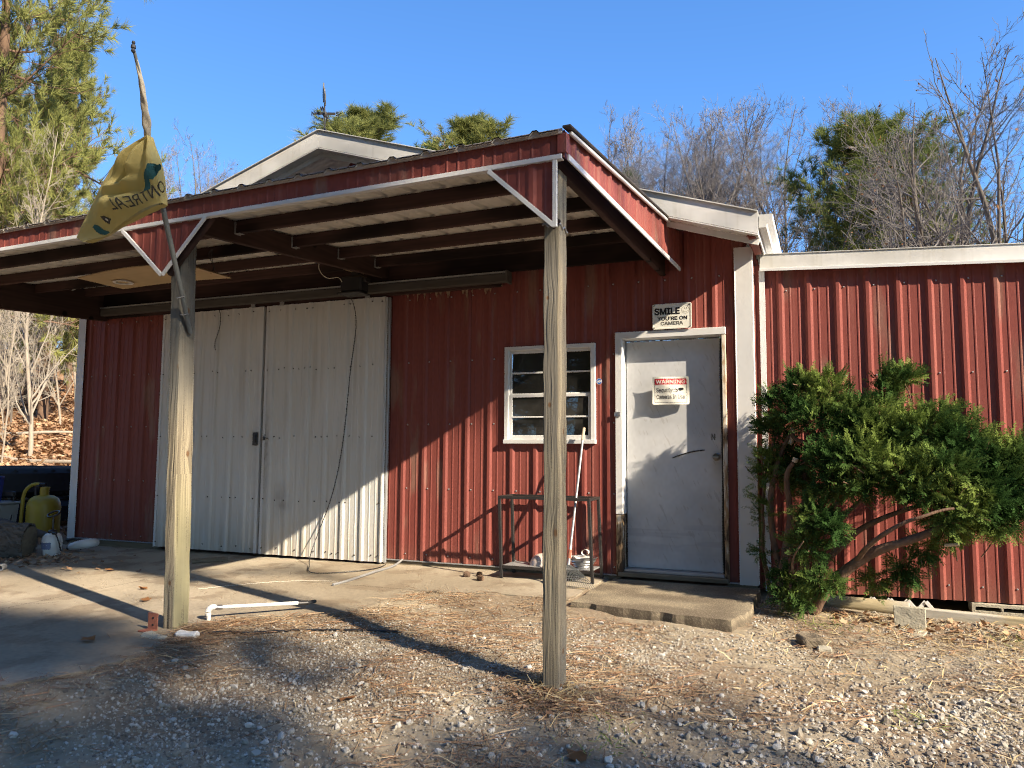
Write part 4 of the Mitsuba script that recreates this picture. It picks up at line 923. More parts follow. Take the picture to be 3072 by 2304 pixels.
def gridf(a, b):
    i_, j_ = np.meshgrid(np.arange(a - 1), np.arange(b - 1), indexing='ij')
    return np.stack([i_ * b + j_, i_ * b + j_ + 1, (i_ + 1) * b + j_ + 1, (i_ + 1) * b + j_], -1).reshape(-1, 4)
obj('cloth', joinm([(Fv.reshape(-1, 3), gridf(ns, nt)), (Bv.reshape(-1, 3), gridf(ns, nt)[:, ::-1])]), 'flag_cloth', fg, smooth=True)
kd = cKDTree(P2.reshape(-1, 2))
def onflag(poly, m, name, mx=0.02, off=0.004):
    v, f = prism(poly, 0.0008)
    v, f = trimesh.remesh.subdivide_to_size(v, f, mx)
    d, ix = kd.query(v[:, :2], k=4); w = 1 / (d + 1e-4); y = (Yf.reshape(-1)[ix] * w).sum(1) / w.sum(1)
    return obj(name, (np.c_[v[:, 0], y - off + v[:, 2], v[:, 1]], f), m, fg)
fy = lambda v_: -3.53 + 0.21 * min(1, (v_ - 293) / 190)
PP = lambda pts: Polygon([plane_pt(*q_, fy(q_[1])) for q_ in pts])
onflag(PP([(316, 352), (322, 348), (328, 351), (334, 349), (337, 353), (335, 361), (329, 365), (325, 372), (322, 384), (317, 385), (316, 405), (303, 413), (305, 398), (309, 375), (315, 363)]), 'flag_teal', 'teal_shape')
onflag(PP([(206, 493), (212, 488), (217, 490), (220, 496), (227, 499), (219, 504), (212, 504), (208, 499)]).buffer(0.003), 'flag_teal', 'teal_shape')
onflag(PP([(229, 472), (237, 471), (244, 475), (240, 479), (237, 484), (232, 479)]).buffer(0.002), 'flag_ink', 'dark_spot')
onflag(Point(*plane_pt(238, 477, fy(477))).buffer(0.006), 'sign_white', 'white_dot', off=0.007)
mv, mf = vf(meshkit.text_mesh('ONTREAL', 0.055, 0.0008, False))
mv[:, 0] = mv[:, 0].max() - mv[:, 0]; mf = mf[:, ::-1]                      # seen from the back: reversed
a_, b_ = plane_pt(258, 458, fy(458)), plane_pt(343, 402, fy(402))
L = np.linalg.norm(b_ - a_); mv[:, 0] *= L / np.ptp(mv[:, 0]); d = (b_ - a_) / L
xy = a_ + mv[:, :1] * d + mv[:, 1:2] * np.array([-d[1], d[0]]) + np.c_[np.zeros(len(mv)), -0.018 * np.sin(mv[:, 0] / L * np.pi)]
v, f = trimesh.remesh.subdivide_to_size(np.c_[xy, mv[:, 2]], mf, 0.02)
dd, ix = kd.query(v[:, :2], k=4); w = 1 / (dd + 1e-4); y = (Yf.reshape(-1)[ix] * w).sum(1) / w.sum(1)
obj('lettering', (np.c_[v[:, 0], y - 0.004 + v[:, 2], v[:, 1]], f), 'flag_ink', fg)

# ------------------------------------------------------------------ trees
def grow(r, start, dirs, length, r0, r1, k, wander, lift):
    """n curved limbs: start (n,3), dirs (n,3), length (n,), radii -> pts (n,k,3), rad (n,k)"""
    n = len(start); step = (length / (k - 1))[:, None]
    pts = np.empty((n, k, 3)); pts[:, 0] = start; d = dirs / np.linalg.norm(dirs, axis=1, keepdims=True)
    for i_ in range(1, k):
        pts[:, i_] = pts[:, i_ - 1] + d * step
        d = d + r.normal(size=(n, 3)) * wander + np.array([0, 0, lift]); d /= np.linalg.norm(d, axis=1, keepdims=True)
    t = np.linspace(0, 1, k)[None]
    return pts, r0[:, None] * (1 - t) + r1[:, None] * t

def offshoots(r, pts, rad, per, t0, t1, ang, lift=0.0):
    """per children on each limb: start, direction, parameter, parent radius there"""
    n, k, _ = pts.shape
    idx = np.repeat(np.arange(n), per); t = r.uniform(t0, t1, n * per); x = t * (k - 1); i0 = np.minimum(x.astype(int), k - 2); w = (x - i0)[:, None]
    st = pts[idx, i0] * (1 - w) + pts[idx, i0 + 1] * w
    tan = pts[idx, i0 + 1] - pts[idx, i0]; tan /= np.linalg.norm(tan, axis=1, keepdims=True)
    rr = rad[idx, i0] * (1 - w[:, 0]) + rad[idx, i0 + 1] * w[:, 0]
    side = r.normal(size=(n * per, 3)); side -= (side * tan).sum(1, keepdims=True) * tan; side /= np.linalg.norm(side, axis=1, keepdims=True)
    a = np.radians(r.normal(ang, ang * 0.22, n * per))[:, None]
    d = tan * np.cos(a) + side * np.sin(a); d[:, 2] += lift
    return st, d, t, rr, idx

def bare_tree(seed, H, r0=0.11, first=0.22, nb=(18, 9, 7), spread=1.0, lean=0.03, upw=0.10, fork=True, leaves=0):
    r = rng_(seed)
    tp, tr = grow(r, np.zeros((1, 3)) - [[0, 0, 0.4]], np.array([[r.normal() * lean, r.normal() * lean, 1.0]]), np.array([H + 0.4]), np.array([r0]), np.array([0.008]), 14, 0.07, 0.05)
    trunks = [(tp, tr)]
    if fork:
        st, d, t, rr, _ = offshoots(r, tp, tr, 3, 0.18, 0.45, 24, 0.2)
        fp_, fr = grow(r, st, d, (1 - t) * H * r.uniform(0.75, 1.0, 3), rr * 0.75, np.full(3, 0.007), 14, 0.08, 0.06)
        trunks.append((fp_, fr))
    P0 = np.concatenate([a for a, b in trunks]); R0 = np.concatenate([b for a, b in trunks])
    L1 = offshoots(r, P0, R0, nb[0], first, 0.97, 46, 0.05)
    ln = H * 0.30 * spread * (1.1 - L1[2] * 0.75) * r.uniform(0.6, 1.25, len(L1[2]))
    p1, q1 = grow(r, L1[0], L1[1], ln, np.minimum(L1[3] * 0.55, 0.035), np.full(len(ln), 0.005), 8, 0.13, upw)
    L2 = offshoots(r, p1, q1, nb[1], 0.15, 1.0, 42, 0.05)
    ln2 = np.repeat(ln, nb[1]) * 0.42 * (1.1 - L2[2] * 0.6) * r.uniform(0.5, 1.3, len(L2[2]))
    p2, q2 = grow(r, L2[0], L2[1], ln2, np.minimum(L2[3] * 0.6, 0.012), np.full(len(ln2), 0.0035), 5, 0.16, upw * 1.2)
    L3 = offshoots(r, p2, q2, nb[2], 0.1, 1.0, 40, 0.05)
    ln3 = np.repeat(ln2, nb[2]) * 0.45 * r.uniform(0.5, 1.4, len(L3[2]))
    p3, q3 = grow(r, L3[0], L3[1], ln3, np.full(len(ln3), 0.0055), np.full(len(ln3), 0.0035), 3, 0.2, upw)
    out = dict(trunk=joinm([tubes(a, b, 9) for a, b in trunks]), crown=joinm([tubes(p1, q1, 5), tubes(p2, q2, 4), tubes(p3, q3, 3)]))
    if leaves:
        ix = r.choice(len(p3), leaves); c = p3[ix, -1]
        lf = (np.array([[0, 0, 0], [0.022, 0.03, 0.004], [0, 0.075, -0.01], [-0.022, 0.03, 0.006]]), np.array([[0, 1, 2], [0, 2, 3]]))
        out['leaves'] = scatter(lf, rand_rot(r, leaves), r.uniform(0.7, 1.5, leaves), c)
    return out

_nt = None
def tuft_template(r, n=36):
    v, f = [], []
    for k_ in range(n):
        z0 = r.uniform(0, 0.16); a = r.uniform(0, 2 * np.pi); el = r.uniform(0.25, 1.15)
        d = np.array([math.cos(a) * math.sin(el), math.sin(a) * math.sin(el), math.cos(el)]); L = r.uniform(0.15, 0.24)
        s = np.cross(d, r.normal(size=3)); s /= np.linalg.norm(s); b = np.array([0, 0, z0])
        v += [b - s * 0.0068, b + s * 0.0068, b + d * L]; f.append([3 * k_, 3 * k_ + 1, 3 * k_ + 2])
    return np.array(v), np.array(f)

def pine_tree(seed, H, crown0=0.3, R=2.6, nl=46, dens=1.0, r0=0.2, shape=1.0, tip=0.35, per=22, big=1.0):
    r = rng_(seed)
    tp, tr = grow(r, np.zeros((1, 3)) - [[0, 0, 0.4]], np.array([[r.normal() * 0.02, r.normal() * 0.02, 1.0]]), np.array([H + 0.3]), np.array([r0]), np.array([0.02]), 16, 0.025, 0.05)
    t = np.sort(crown0 + (1 - crown0) * (np.arange(nl) + r.random(nl)) / nl)
    x = t * 15; i0 = np.minimum(x.astype(int), 14); w = (x - i0)[:, None]
    st = tp[0, i0] * (1 - w) + tp[0, i0 + 1] * w
    u = (t - crown0) / (1 - crown0)
    prof = np.minimum(1.0, 0.55 + 1.6 * u) * (1 - u ** 2.2) ** shape + tip * 0.25
    az = np.cumsum(r.normal(2.4, 0.5, nl))
    el = np.radians(r.normal(5, 12, nl) + 50 * u ** 2)
    d = np.stack([np.cos(az) * np.cos(el), np.sin(az) * np.cos(el), np.sin(el)], 1)
    ln = R * prof * r.uniform(0.6, 1.2, nl)
    p1, q1 = grow(r, st, d, ln, 0.008 + 0.010 * ln, np.full(nl, 0.006), 9, 0.07, 0.05)
    L2 = offshoots(r, p1, q1, per, 0.08, 1.0, 48, 0.08)
    ln2 = np.repeat(ln, per) * 0.38 * r.uniform(0.5, 1.3, nl * per) * (1.15 - 0.5 * L2[2]) + 0.12
    p2, q2 = grow(r, L2[0], L2[1], ln2, np.full(nl * per, 0.010), np.full(nl * per, 0.005), 5, 0.12, 0.10)
    # tufts at the ends and along the outer half of every twig
    pos, dr_ = [], []
    for frac, keep in ((1.0, 1.0), (0.7, 0.9), (0.4, 0.6)):
        xx = frac * 4; a = min(int(xx), 3); b = xx - a
        c = p2[:, a] * (1 - b) + p2[:, a + 1] * b; tn = p2[:, a + 1] - p2[:, a]; m = r.random(len(c)) < keep * dens
        pos.append(c[m]); dr_.append(tn[m] / np.linalg.norm(tn[m], axis=1, keepdims=True))
    pos, dr_ = np.concatenate(pos), np.concatenate(dr_)
    pos = pos + r.normal(size=pos.shape) * 0.04
    dr_ = dr_ * 0.8 + r.normal(size=dr_.shape) * 0.35 + [0, 0, 0.35]
    tm = [tuft_template(r) for _ in range(4)]; which = r.integers(0, 4, len(pos))
    RR = dirs_rot(dr_, r.uniform(0, 6.28, len(pos))); sc = r.uniform(0.9, 1.55, len(pos)) * big
    return dict(trunk=tubes(tp, tr, 10), limbs=joinm([tubes(p1, q1, 5), tubes(p2, q2, 3)]), crown=joinm([scatter(tm[k_], RR[which == k_], sc[which == k_], pos[which == k_]) for k_ in range(4)]))

PROTO = {}
def proto(name, maker, mats):
    m = maker()
    PROTO[name] = {part: mikit.ply(m[part], mats[part], smooth=(part in ('trunk', 'limbs')) or False) for part in m}
BARE = dict(trunk='bare_bark', crown='twig_bark', leaves='dry_leaf')
PALE = dict(trunk='pale_bark', crown='pale_twig', leaves='dry_leaf')
proto('bare_a', lambda: bare_tree(11, 11.0, 0.15, nb=(11, 6, 4), first=0.34, leaves=60), BARE)
proto('bare_b', lambda: bare_tree(12, 11.0, 0.10, nb=(16, 7, 3), spread=0.85, leaves=20), BARE)
proto('bare_c', lambda: bare_tree(13, 11.0, 0.15, nb=(11, 6, 4), first=0.34, spread=1.1, leaves=200), BARE)
proto('bare_d', lambda: bare_tree(14, 11.0, 0.09, nb=(20, 8, 4), spread=0.75, upw=0.16), BARE)
proto('pale_a', lambda: bare_tree(21, 9.0, 0.075, nb=(30, 8, 5), spread=0.9, fork=False, first=0.12), PALE)
proto('pale_b', lambda: bare_tree(22, 8.0, 0.07, nb=(16, 8, 5), spread=0.9, first=0.10), PALE)
PINE = dict(trunk='pine_bark', limbs='pine_bark', crown='pine_needle'); DPINE = dict(PINE, crown='dark_pine_needle')
proto('pine_a', lambda: pine_tree(31, 15.0, 0.16, 3.3, 72, 1.0, 0.22), PINE)
proto('pine_b', lambda: pine_tree(32, 14.0, 0.30, 2.7, 56, 1.0, 0.2), PINE)
proto('pine_c', lambda: pine_tree(33, 11.0, 0.30, 2.5, 50, 1.0, 0.16, shape=0.6), DPINE)
proto('pine_e', lambda: pine_tree(36, 14.0, 0.40, 2.3, 46, 1.0, 0.2, shape=0.7), PINE)
proto('pine_f', lambda: pine_tree(35, 10.0, 0.16, 2.9, 76, 1.0, 0.16, shape=0.45, big=1.15), dict(PINE, crown='mid_pine_needle'))
proto('pine_s', lambda: pine_tree(37, 12.0, 0.36, 2.2, 24, 0.75, 0.16, per=6, big=1.35), PINE)
proto('pine_t', lambda: pine_tree(38, 13.2, 0.84, 1.15, 16, 0.9, 0.12, per=8, big=1.1), PINE)
proto('bare_e', lambda: bare_tree(15, 11.0, 0.09, nb=(22, 9, 4), spread=0.9, upw=0.14), dict(BARE, crown='haze_bark'))
proto('pine_d', lambda: pine_tree(34, 14.0, 0.22, 3.0, 44, 0.8, 0.2, per=12, big=1.6), PINE)

def plant(name, kind, x, y, top, rot, label, cat, group=None, sink=0.0, width=1.0, base=None):
    z = float(gz(np.array([x]), np.array([y]), False)[0]) - sink if base is None else base
    H = {'bare_a': 11, 'bare_b': 11, 'bare_c': 11, 'bare_d': 11, 'pale_a': 9, 'pale_b': 8, 'pine_a': 15, 'pine_b': 14, 'pine_c': 11, 'pine_d': 14, 'pine_e': 14, 'pine_f': 10, 'pine_s': 12, 'bare_e': 11, 'pine_t': 13.2}[kind]
    s = (top - z) / (H * 0.985)
    t = thing(name, label, cat, group)
    M = T().translate([x, y, z]).rotate([0, 0, 1], rot).scale([s * width, s * width, s])
    for part, d in PROTO[kind].items():
        if part == 'leaves': part = 'leaf_cluster'; d = dict(d)
        key = f'{t}__{part}'
        scene[key] = {**d, 'to_world': M}
        if part == 'leaf_cluster': tag(key, kind='stuff')
    return t
def polar(u, D):
    R_ = np.cross(FW, UP); d = (FW + R_ * (u - 1106) / 1649.6)[:2]; d /= np.linalg.norm(d)
    return CAM[0] + d[0] * D, CAM[1] + d[1] * D
# pines
for u, D, kind, top, rot, w, lab in (
        (-45, 21, 'pine_a', 19.0, 20, 0.72, 'tallest yellow green pine rising out of the top left corner'),
        (96, 24, 'pine_a', 12.6, 200, 0.86, 'shorter pine right of the tall corner pine, above the porch roof'),
        (-10, 27, 'pine_b', 14.0, 80, 1.0, 'pine at the left edge between and behind the two corner pines'),
        (772, 36, 'pine_e', 17.2, 260, 1.9, 'rounded pine crown behind the weathervane and gable roof'),
        (902, 35, 'pine_c', 14.9, 30, 0.9, 'small pine top just clearing the right slope of the gable'),
        (1050, 33, 'pine_e', 15.1, 20, 2.0, 'broad pine crown showing above the middle of the porch roof'),
        (1362, 30, 'pine_c', 11.9, 60, 0.8, 'low pine among the bare trees right of the porch corner'),
        (1500, 30, 'pine_c', 11.2, 10, 0.7, 'small dark pine low among bare trees above the gutter'),
        (1915, 21, 'pine_f', 8.85, 100, 1.2, 'dark round-headed pine standing in the bare woods above the shed')):
    x, y = polar(u, D); plant('pine_tree', kind, x, y, top, rot, lab, 'pine tree', None, width=w)
# pale saplings at the left
for u, D, kind, top, rot, w, lab in (
        (74, 18, 'pale_a', 7.9, 40, 0.8, 'pale slender sapling with a straight white trunk left of the building'),
        (14, 17, 'pale_b', 4.6, 160, 0.55, 'leaning pale sapling at the left edge, forked near the leaf litter'),
        (-8, 20, 'pale_a', 7.6, 260, 0.7, 'pale bare tree cut by the left frame edge below the tall pine'),
        (135, 23, 'pale_a', 7.0, 110, 0.7, 'pale bare tree close to the white corner trim of the building'),
        (48, 27, 'pale_b', 6.5, 10, 0.8, 'thin pale bush-like tree deeper in the left woods'),
        (165, 28, 'pale_b', 8.5, 80, 0.8, 'pale many-stemmed tree partly hidden by the building corner'),
        (210, 24, 'pale_a', 7.6, 190, 0.8, 'pale bare tree rising behind the hanging flag'),
        (30, 23, 'bare_e', 5.6, 60, 1.0, 'grey twiggy undergrowth tree left of the slender sapling'),
        (105, 25, 'bare_e', 6.2, 150, 1.0, 'grey twiggy undergrowth tree right of the slender sapling'),
        (60, 31, 'bare_e', 8.0, 220, 1.1, 'grey twiggy tree higher up the leafy slope'),
        (140, 33, 'bare_e', 8.6, 300, 1.1, 'grey twiggy tree up the slope beside the corner trim'),
        (0, 30, 'bare_e', 8.0, 20, 1.1, 'grey twiggy tree up the slope at the left frame edge')):
    x, y = polar(u, D); plant('bare_tree', kind, x, y, top, rot, lab, 'tree', width=w)
# understory far left
for n_, (u, D, kind, top, rot, w, lab) in enumerate((
        (60, 27, 'pine_e', 6.4, 0, 1.5, 'young pine on the slope between the two leftmost saplings'),
        (150, 30, 'pine_e', 7.6, 90, 1.5, 'young pine on the slope next to the corner trim'),
        (10, 30, 'pine_e', 7.4, 200, 1.5, 'young pine on the slope at the left frame edge'),
        (30, 33, 'pine_c', 9.0, 0, 1.0, 'low pine deep in the left woods, seen under the porch'),
        (110, 36, 'pine_c', 10.5, 70, 1.0, 'pine deep in the left woods beside the corner trim'),
        (-30, 38, 'pine_b', 14.0, 150, 1.1, 'pine far back at the left frame edge'),
        (70, 46, 'pine_b', 15.0, 220, 1.2, 'farthest pine seen between the pale saplings'),
        (180, 44, 'pine_b', 14.0, 300, 1.2, 'far pine mostly hidden behind the flag and roof'))):
    x, y = polar(u, D); plant('pine_tree', kind, x, y, top, rot, lab, 'pine tree', width=w)
for u, D, kind, top, rot, lab in (
        (395, 30, 'bare_b', 12.6, 0, 'bare twiggy tree between the flag and the gable, left one'), (462, 34, 'bare_c', 13.6, 90, 'bare twiggy tree between the flag and the gable, right one'),
        (340, 36, 'bare_d', 12.8, 200, 'bare tree directly behind the flag'),
        (372, 31, 'bare_e', 12.6, 50, 'hazy bare tree close to the flag'), (432, 32, 'bare_e', 12.9, 150, 'hazy bare tree in the middle of the gap between flag and gable'), (490, 35, 'bare_e', 13.0, 250, 'hazy bare tree touching the left gable slope'),
        (1340, 29, 'bare_e', 13.8, 250, 'hazy bare tree left of the low pine beyond the porch corner'), (1425, 28, 'bare_e', 13.8, 300, 'hazy bare tree right of the low pine beyond the porch corner'), (1505, 29, 'bare_e', 13.2, 20, 'hazy bare tree over the middle of the right roof slope'),
        (1575, 27, 'bare_e', 12.6, 75, 'hazy bare tree over the lower end of the right roof slope'), (1640, 28, 'bare_e', 13.4, 140, 'hazy bare tree just right of the gutter elbow'), (1705, 27, 'bare_e', 12.8, 200, 'hazy bare tree left behind the round-headed pine'),
        (1300, 31, 'bare_d', 14.4, 10, 'bare tree first right of the porch corner, far back'), (1385, 33, 'bare_d', 15.0, 60, 'bare tree behind the low pine right of the porch corner'),
        (1462, 25, 'bare_d', 12.3, 130, 'pale bare tree left of the pair above the gable slope'), (1545, 27, 'bare_b', 13.0, 180, 'tall bare tree above the end of the gable slope'),
        (1600, 24, 'bare_d', 12.4, 230, 'bare tree directly above the gutter elbow'), (1672, 26, 'bare_a', 11.9, 300, 'bare tree right of the gutter, behind the shed roof'),
        (1745, 19, 'bare_d', 8.0, 40, 'dark bare tree left of the round-headed pine'), (1790, 24, 'bare_d', 9.6, 100, 'bare tree standing before the round-headed pine'),
        (1965, 25, 'bare_c', 11.0, 150, 'leaf dotted bare tree behind the right flank of the round-headed pine'), (2030, 15.5, 'bare_a', 8.0, 200, 'bare tree with dark forked limbs right of the round-headed pine'),
        (2075, 18, 'bare_c', 9.1, 260, 'tallest leaf dotted bare tree at the right'), (2140, 15, 'bare_a', 7.9, 320, 'dark limbed bare tree second from the right frame edge'),
        (2200, 17, 'bare_b', 8.8, 20, 'bare tree at the right frame edge'), (2110, 27, 'bare_b', 11.5, 110, 'thin bare tree far behind the leaf dotted trees')):
    x, y = polar(u, D); plant('bare_tree', kind, x, y, top, rot, lab, 'tree')
# pines added behind the viewpoint close off low sky; right-hand trees dapple the yard
k_ = 0
for a, D, kind, top, w in ((-170, 15, 'pine_d', 15, 1.1), (-150, 19, 'pine_d', 16, 1.2), (-128, 15, 'pine_d', 15, 1.2), (-108, 19, 'pine_d', 17, 1.3), (-92, 14, 'pine_d', 15, 1.2), (-72, 18, 'pine_d', 17, 1.3), (-56, 16, 'pine_d', 15, 1.2), (-138, 24, 'pine_d', 21, 1.7), (-82, 23, 'pine_d', 21, 1.7), (-118, 22, 'pine_d', 20, 1.7), (-100, 26, 'pine_d', 23, 1.8), (-62, 25, 'pine_d', 21, 1.7), (-165, 24, 'pine_d', 20, 1.6), (-46, 24, 'pine_d', 18, 1.4), (12, 24, 'pine_d', 15, 1.4), (30, 26, 'pine_d', 15, 1.5)):
    x, y = CAM[0] + D * math.cos(math.radians(a)), CAM[1] + D * math.sin(math.radians(a)); k_ += 1
    plant('pine_tree', kind, x, y, top, 37 * k_, 'added pine closing off the low sky behind the viewpoint, out of the picture', 'pine tree', 'added pines behind the viewpoint', width=w)
for x, y, kind, top, rot, w, lab in ((12.6, -9.9, 'pine_s', 10.7, 50, 0.95, 'slim pine right of the viewpoint that shades the yard, out of the picture'), (14.8, -11.7, 'pine_s', 12.6, 150, 1.0, 'second slim pine right of the viewpoint, farther off, out of the picture'), (18.4, -12.4, 'pine_s', 14.6, 260, 1.0, 'third slim pine right of the viewpoint, farthest off, out of the picture')):
    plant('pine_tree', kind, x, y, top, rot, lab, 'pine tree', width=w)
plant('pine_tree', 'pine_t', 16.6, -10.25, 16.4, 75, 'tall bare stemmed pine right of the viewpoint with a small top, out of the picture', 'pine tree')
plant('bare_tree', 'bare_c', 16.0, -12.9, 14.0, 30, 'bare tree right of the viewpoint streaking the slab with shade, out of the picture', 'tree')
plant('bare_tree', 'bare_d', 15.5, -4.0, 8.6, 110, 'bare tree right of the shed that streaks its wall with shade, out of the picture', 'tree')

# ------------------------------------------------------------------ evergreen shrub by the door
yew = thing('evergreen_shrub', 'spreading dark evergreen yew shrub with bare lower limbs between the door and the shed wall', 'shrub')
r = rng_(77)
def at(u, v, y):
    R_ = np.cross(FW, UP); d = FW + R_ * (u - 1106) / 1649.6 - UP * (v - 829.5) / 1649.6
    return CAM + d * ((y - CAM[1]) / d[1])
limbs = [([(1758, 1318, -.50), (1790, 1268, -.58), (1850, 1216, -.66), (1920, 1180, -.72), (2000, 1155, -.74), (2075, 1112, -.74), (2140, 1075, -.70)], 0.052, 0.016),
         ([(1735, 1312, -.40), (1740, 1260, -.42), (1790, 1205, -.46), (1850, 1150, -.52), (1930, 1110, -.55), (2020, 1085, -.52), (2090, 1050, -.46)], 0.036, 0.010),
         ([(1690, 1300, -.34), (1693, 1230, -.36), (1700, 1160, -.40), (1705, 1090, -.45), (1698, 1040, -.50), (1714, 1000, -.54)], 0.040, 0.019),
         ([(1690, 1240, -.34), (1670, 1160, -.36), (1665, 1080, -.38), (1680, 1000, -.38), (1712, 930, -.40)], 0.030, 0.017),
         ([(1700, 1190, -.36), (1730, 1120, -.34), (1740, 1040, -.32), (1745, 960, -.33), (1790, 930, -.36)], 0.026, 0.012),
         ([(1700, 1180, -.36), (1760, 1130, -.38), (1830, 1070, -.40), (1900, 1010, -.42), (1960, 960, -.42)], 0.026, 0.009),
         ([(1665, 1290, -.30), (1650, 1200, -.30), (1648, 1110, -.30), (1655, 1010, -.32), (1690, 900, -.36), (1700, 850, -.36)], 0.020, 0.007),
         ([(1780, 1150, -.42), (1840, 1100, -.30), (1890, 1030, -.25), (1900, 950, -.30), (1925, 870, -.34)], 0.020, 0.007),
         ([(1850, 1216, -.66), (1900, 1160, -.85), (1980, 1120, -.95), (2060, 1100, -.95)], 0.022, 0.008),
         ([(1712, 935, -.40), (1740, 955, -.46), (1775, 940, -.50)], 0.018, 0.012),
         ([(1745, 1300, -.46), (1720, 1260, -.62), (1712, 1215, -.78), (1735, 1170, -.86)], 0.014, 0.006)]
for k_, (pts, ra, rb) in enumerate(limbs):
    P_ = spline([at(*q_) for q_ in pts], 26); P_[:, :] += (meshkit.fbm(P_ * 7, 2, k_)[:, None] - 0.5) * 0.03
    rr = np.linspace(ra, rb, 26) * (0.9 + 0.35 * (meshkit.fbm(P_ * 15, 2, 40 + k_) - 0.3))
    obj('limb', tube(P_, rr, 10), 'yew_bark', yew, smooth=45)
obj('cut_stub', joinm([tube([at(1716, 998, -.545), at(1719, 990, -.55)], 0.0205, 12)]), 'cut_wood', yew)
obj('cut_stub', joinm([tube(spline([at(1706, 960, -.40), at(1713, 932, -.40), at(1713, 924, -.40)], 5), 0.018, 12)]), 'cut_wood', yew)
obj('cut_stub', tube([at(2040, 1178, -.74), at(2072, 1176, -.76)], 0.012, 10), 'cut_wood', yew)
# foliage sprays: a stem with two ranks of flat needles
def spray_t(r, L=0.13, n=17):
    v, f = [], []
    for k_ in range(n):
        t = (k_ + 0.5) / n
        for s in (-1, 1):
            a = math.radians(r.normal(58, 9)) ; l = 0.031 * (1 - 0.35 * t ** 2) * r.uniform(0.8, 1.15)
            b = np.array([0, r.normal() * 0.002, t * L]); d = np.array([s * math.sin(a), 0.25 + r.normal() * 0.15, math.cos(a)]); d /= np.linalg.norm(d)
            w_ = np.cross(d, [0, 1, 0]); w_ /= np.linalg.norm(w_); w_ = w_ * 0.0036
            i0 = len(v); v += [b, b + d * l * 0.45 + w_, b + d * l, b + d * l * 0.45 - w_]; f += [[i0, i0 + 1, i0 + 2], [i0, i0 + 2, i0 + 3]]
    i0 = len(v); v += [[-0.0012, 0, 0], [0.0012, 0, 0], [0, 0, L * 1.02]]; f.append([i0, i0 + 1, i0 + 2])
    return np.array(v), np.array(f)
sprays = [spray_t(r, L_, n_) for L_, n_ in ((0.07, 9), (0.09, 11), (0.12, 14))]
# clumps: (u, v, y, radius across m, radius up m, number, upward pull)
clumps = [(1690, 870, -.36, .14, .12, 120, .9), (1735, 840, -.36, .12, .11, 100, .9), (1790, 850, -.38, .15, .14, 150, .9), (1680, 925, -.30, .14, .12, 130, .6), (1760, 900, -.50, .20, .14, 230, .6),
          (1840, 900, -.50, .20, .13, 220, .6), (1925, 845, -.34, .10, .13, 110, .9), (1950, 815, -.34, .09, .06, 60, .9), (1905, 940, -.55, .20, .14, 260, .6), (1990, 930, -.55, .22, .13, 280, .5), (2070, 960, -.55, .22, .13, 260, .5),
          (2140, 990, -.52, .20, .13, 220, .4), (2205, 985, -.50, .16, .12, 150, .4), (2190, 1050, -.55, .18, .12, 170, .2), (2120, 1040, -.62, .20, .10, 200, .2), (2030, 1010, -.70, .24, .11, 280, .3),
          (1940, 1010, -.70, .22, .12, 270, .3), (1850, 990, -.70, .22, .13, 270, .4), (1790, 990, -.66, .16, .13, 170, .4), (1860, 1050, -.72, .16, .06, 110, .1), (1960, 1060, -.70, .16, .05, 90, .1), (1655, 1000, -.40, .08, .14, 40, .4),
          (1652, 1110, -.40, .06, .10, 20, .3), (1640, 1040, -.36, .05, .08, 14, .3), (1648, 1190, -.36, .05, .06, 14, .0), (1760, 1115, -.72, .12, .10, 130, .1), (1800, 1140, -.80, .08, .06, 60, -.1), (1745, 1180, -.70, .12, .10, 110, .1), (1695, 1250, -.60, .12, .07, 70, .1), (1780, 1255, -.72, .12, .06, 90, -.1),
          (1700, 1290, -.66, .11, .05, 45, .0), (1740, 1300, -.74, .05, .05, 30, .2), (2120, 1125, -.66, .14, .06, 90, -.2), (2160, 1140, -.66, .09, .04, 50, -.2), (2050, 1150, -.66, .09, .08, 70, -.4), (1995, 1185, -.55, .08, .07, 50, -.5), (1955, 1225, -.45, .09, .07, 55, -.5),
          (1890, 1255, -.42, .09, .05, 45, -.3), (1960, 1250, -.42, .05, .04, 25, -.5), (2030, 1120, -.56, .10, .04, 50, -.1), (2200, 1105, -.55, .07, .06, 40, -.1), (1690, 1010, -.27, .12, .12, 90, .4), (1745, 1060, -.30, .13, .10, 90, .3), (1800, 1050, -.62, .16, .09, 110, .2), (2170, 1015, -.50, .16, .14, 120, .2), (2095, 1098, -.76, .12, .05, 80, .0), (2050, 1128, -.78, .10, .04, 60, -.1), (2135, 1075, -.74, .10, .05, 70, .1), (2090, 1085, -.62, .2, .07, 120, -.1), (2170, 1095, -.6, .16, .08, 110, -.2), (1985, 1060, -.7, .2, .07, 110, .0), (1900, 900, -.48, .2, .12, 130, .6), (2020, 900, -.5, .16, .09, 90, .6), (1720, 1000, -.30, .14, .14, 120, .4), (1850, 950, -.28, .3, .12, 220, .5), (2050, 1000, -.35, .3, .1, 220, .4)]
pos, dd = [], []
for (u, v_, y, ra, rh, n_, pull) in clumps:
    n_ = int(n_ * 1.45)
    c = at(u, v_, y); g = r.normal(size=(n_, 3)); g /= np.linalg.norm(g, axis=1, keepdims=True); g *= (r.random((n_, 1)) ** 0.45)
    p_ = c + g * [ra, ra * 0.8, rh]
    pos.append(p_); dd.append(g * 1.0 + [0, -0.35, pull * .6] + r.normal(size=(n_, 3)) * 0.45)
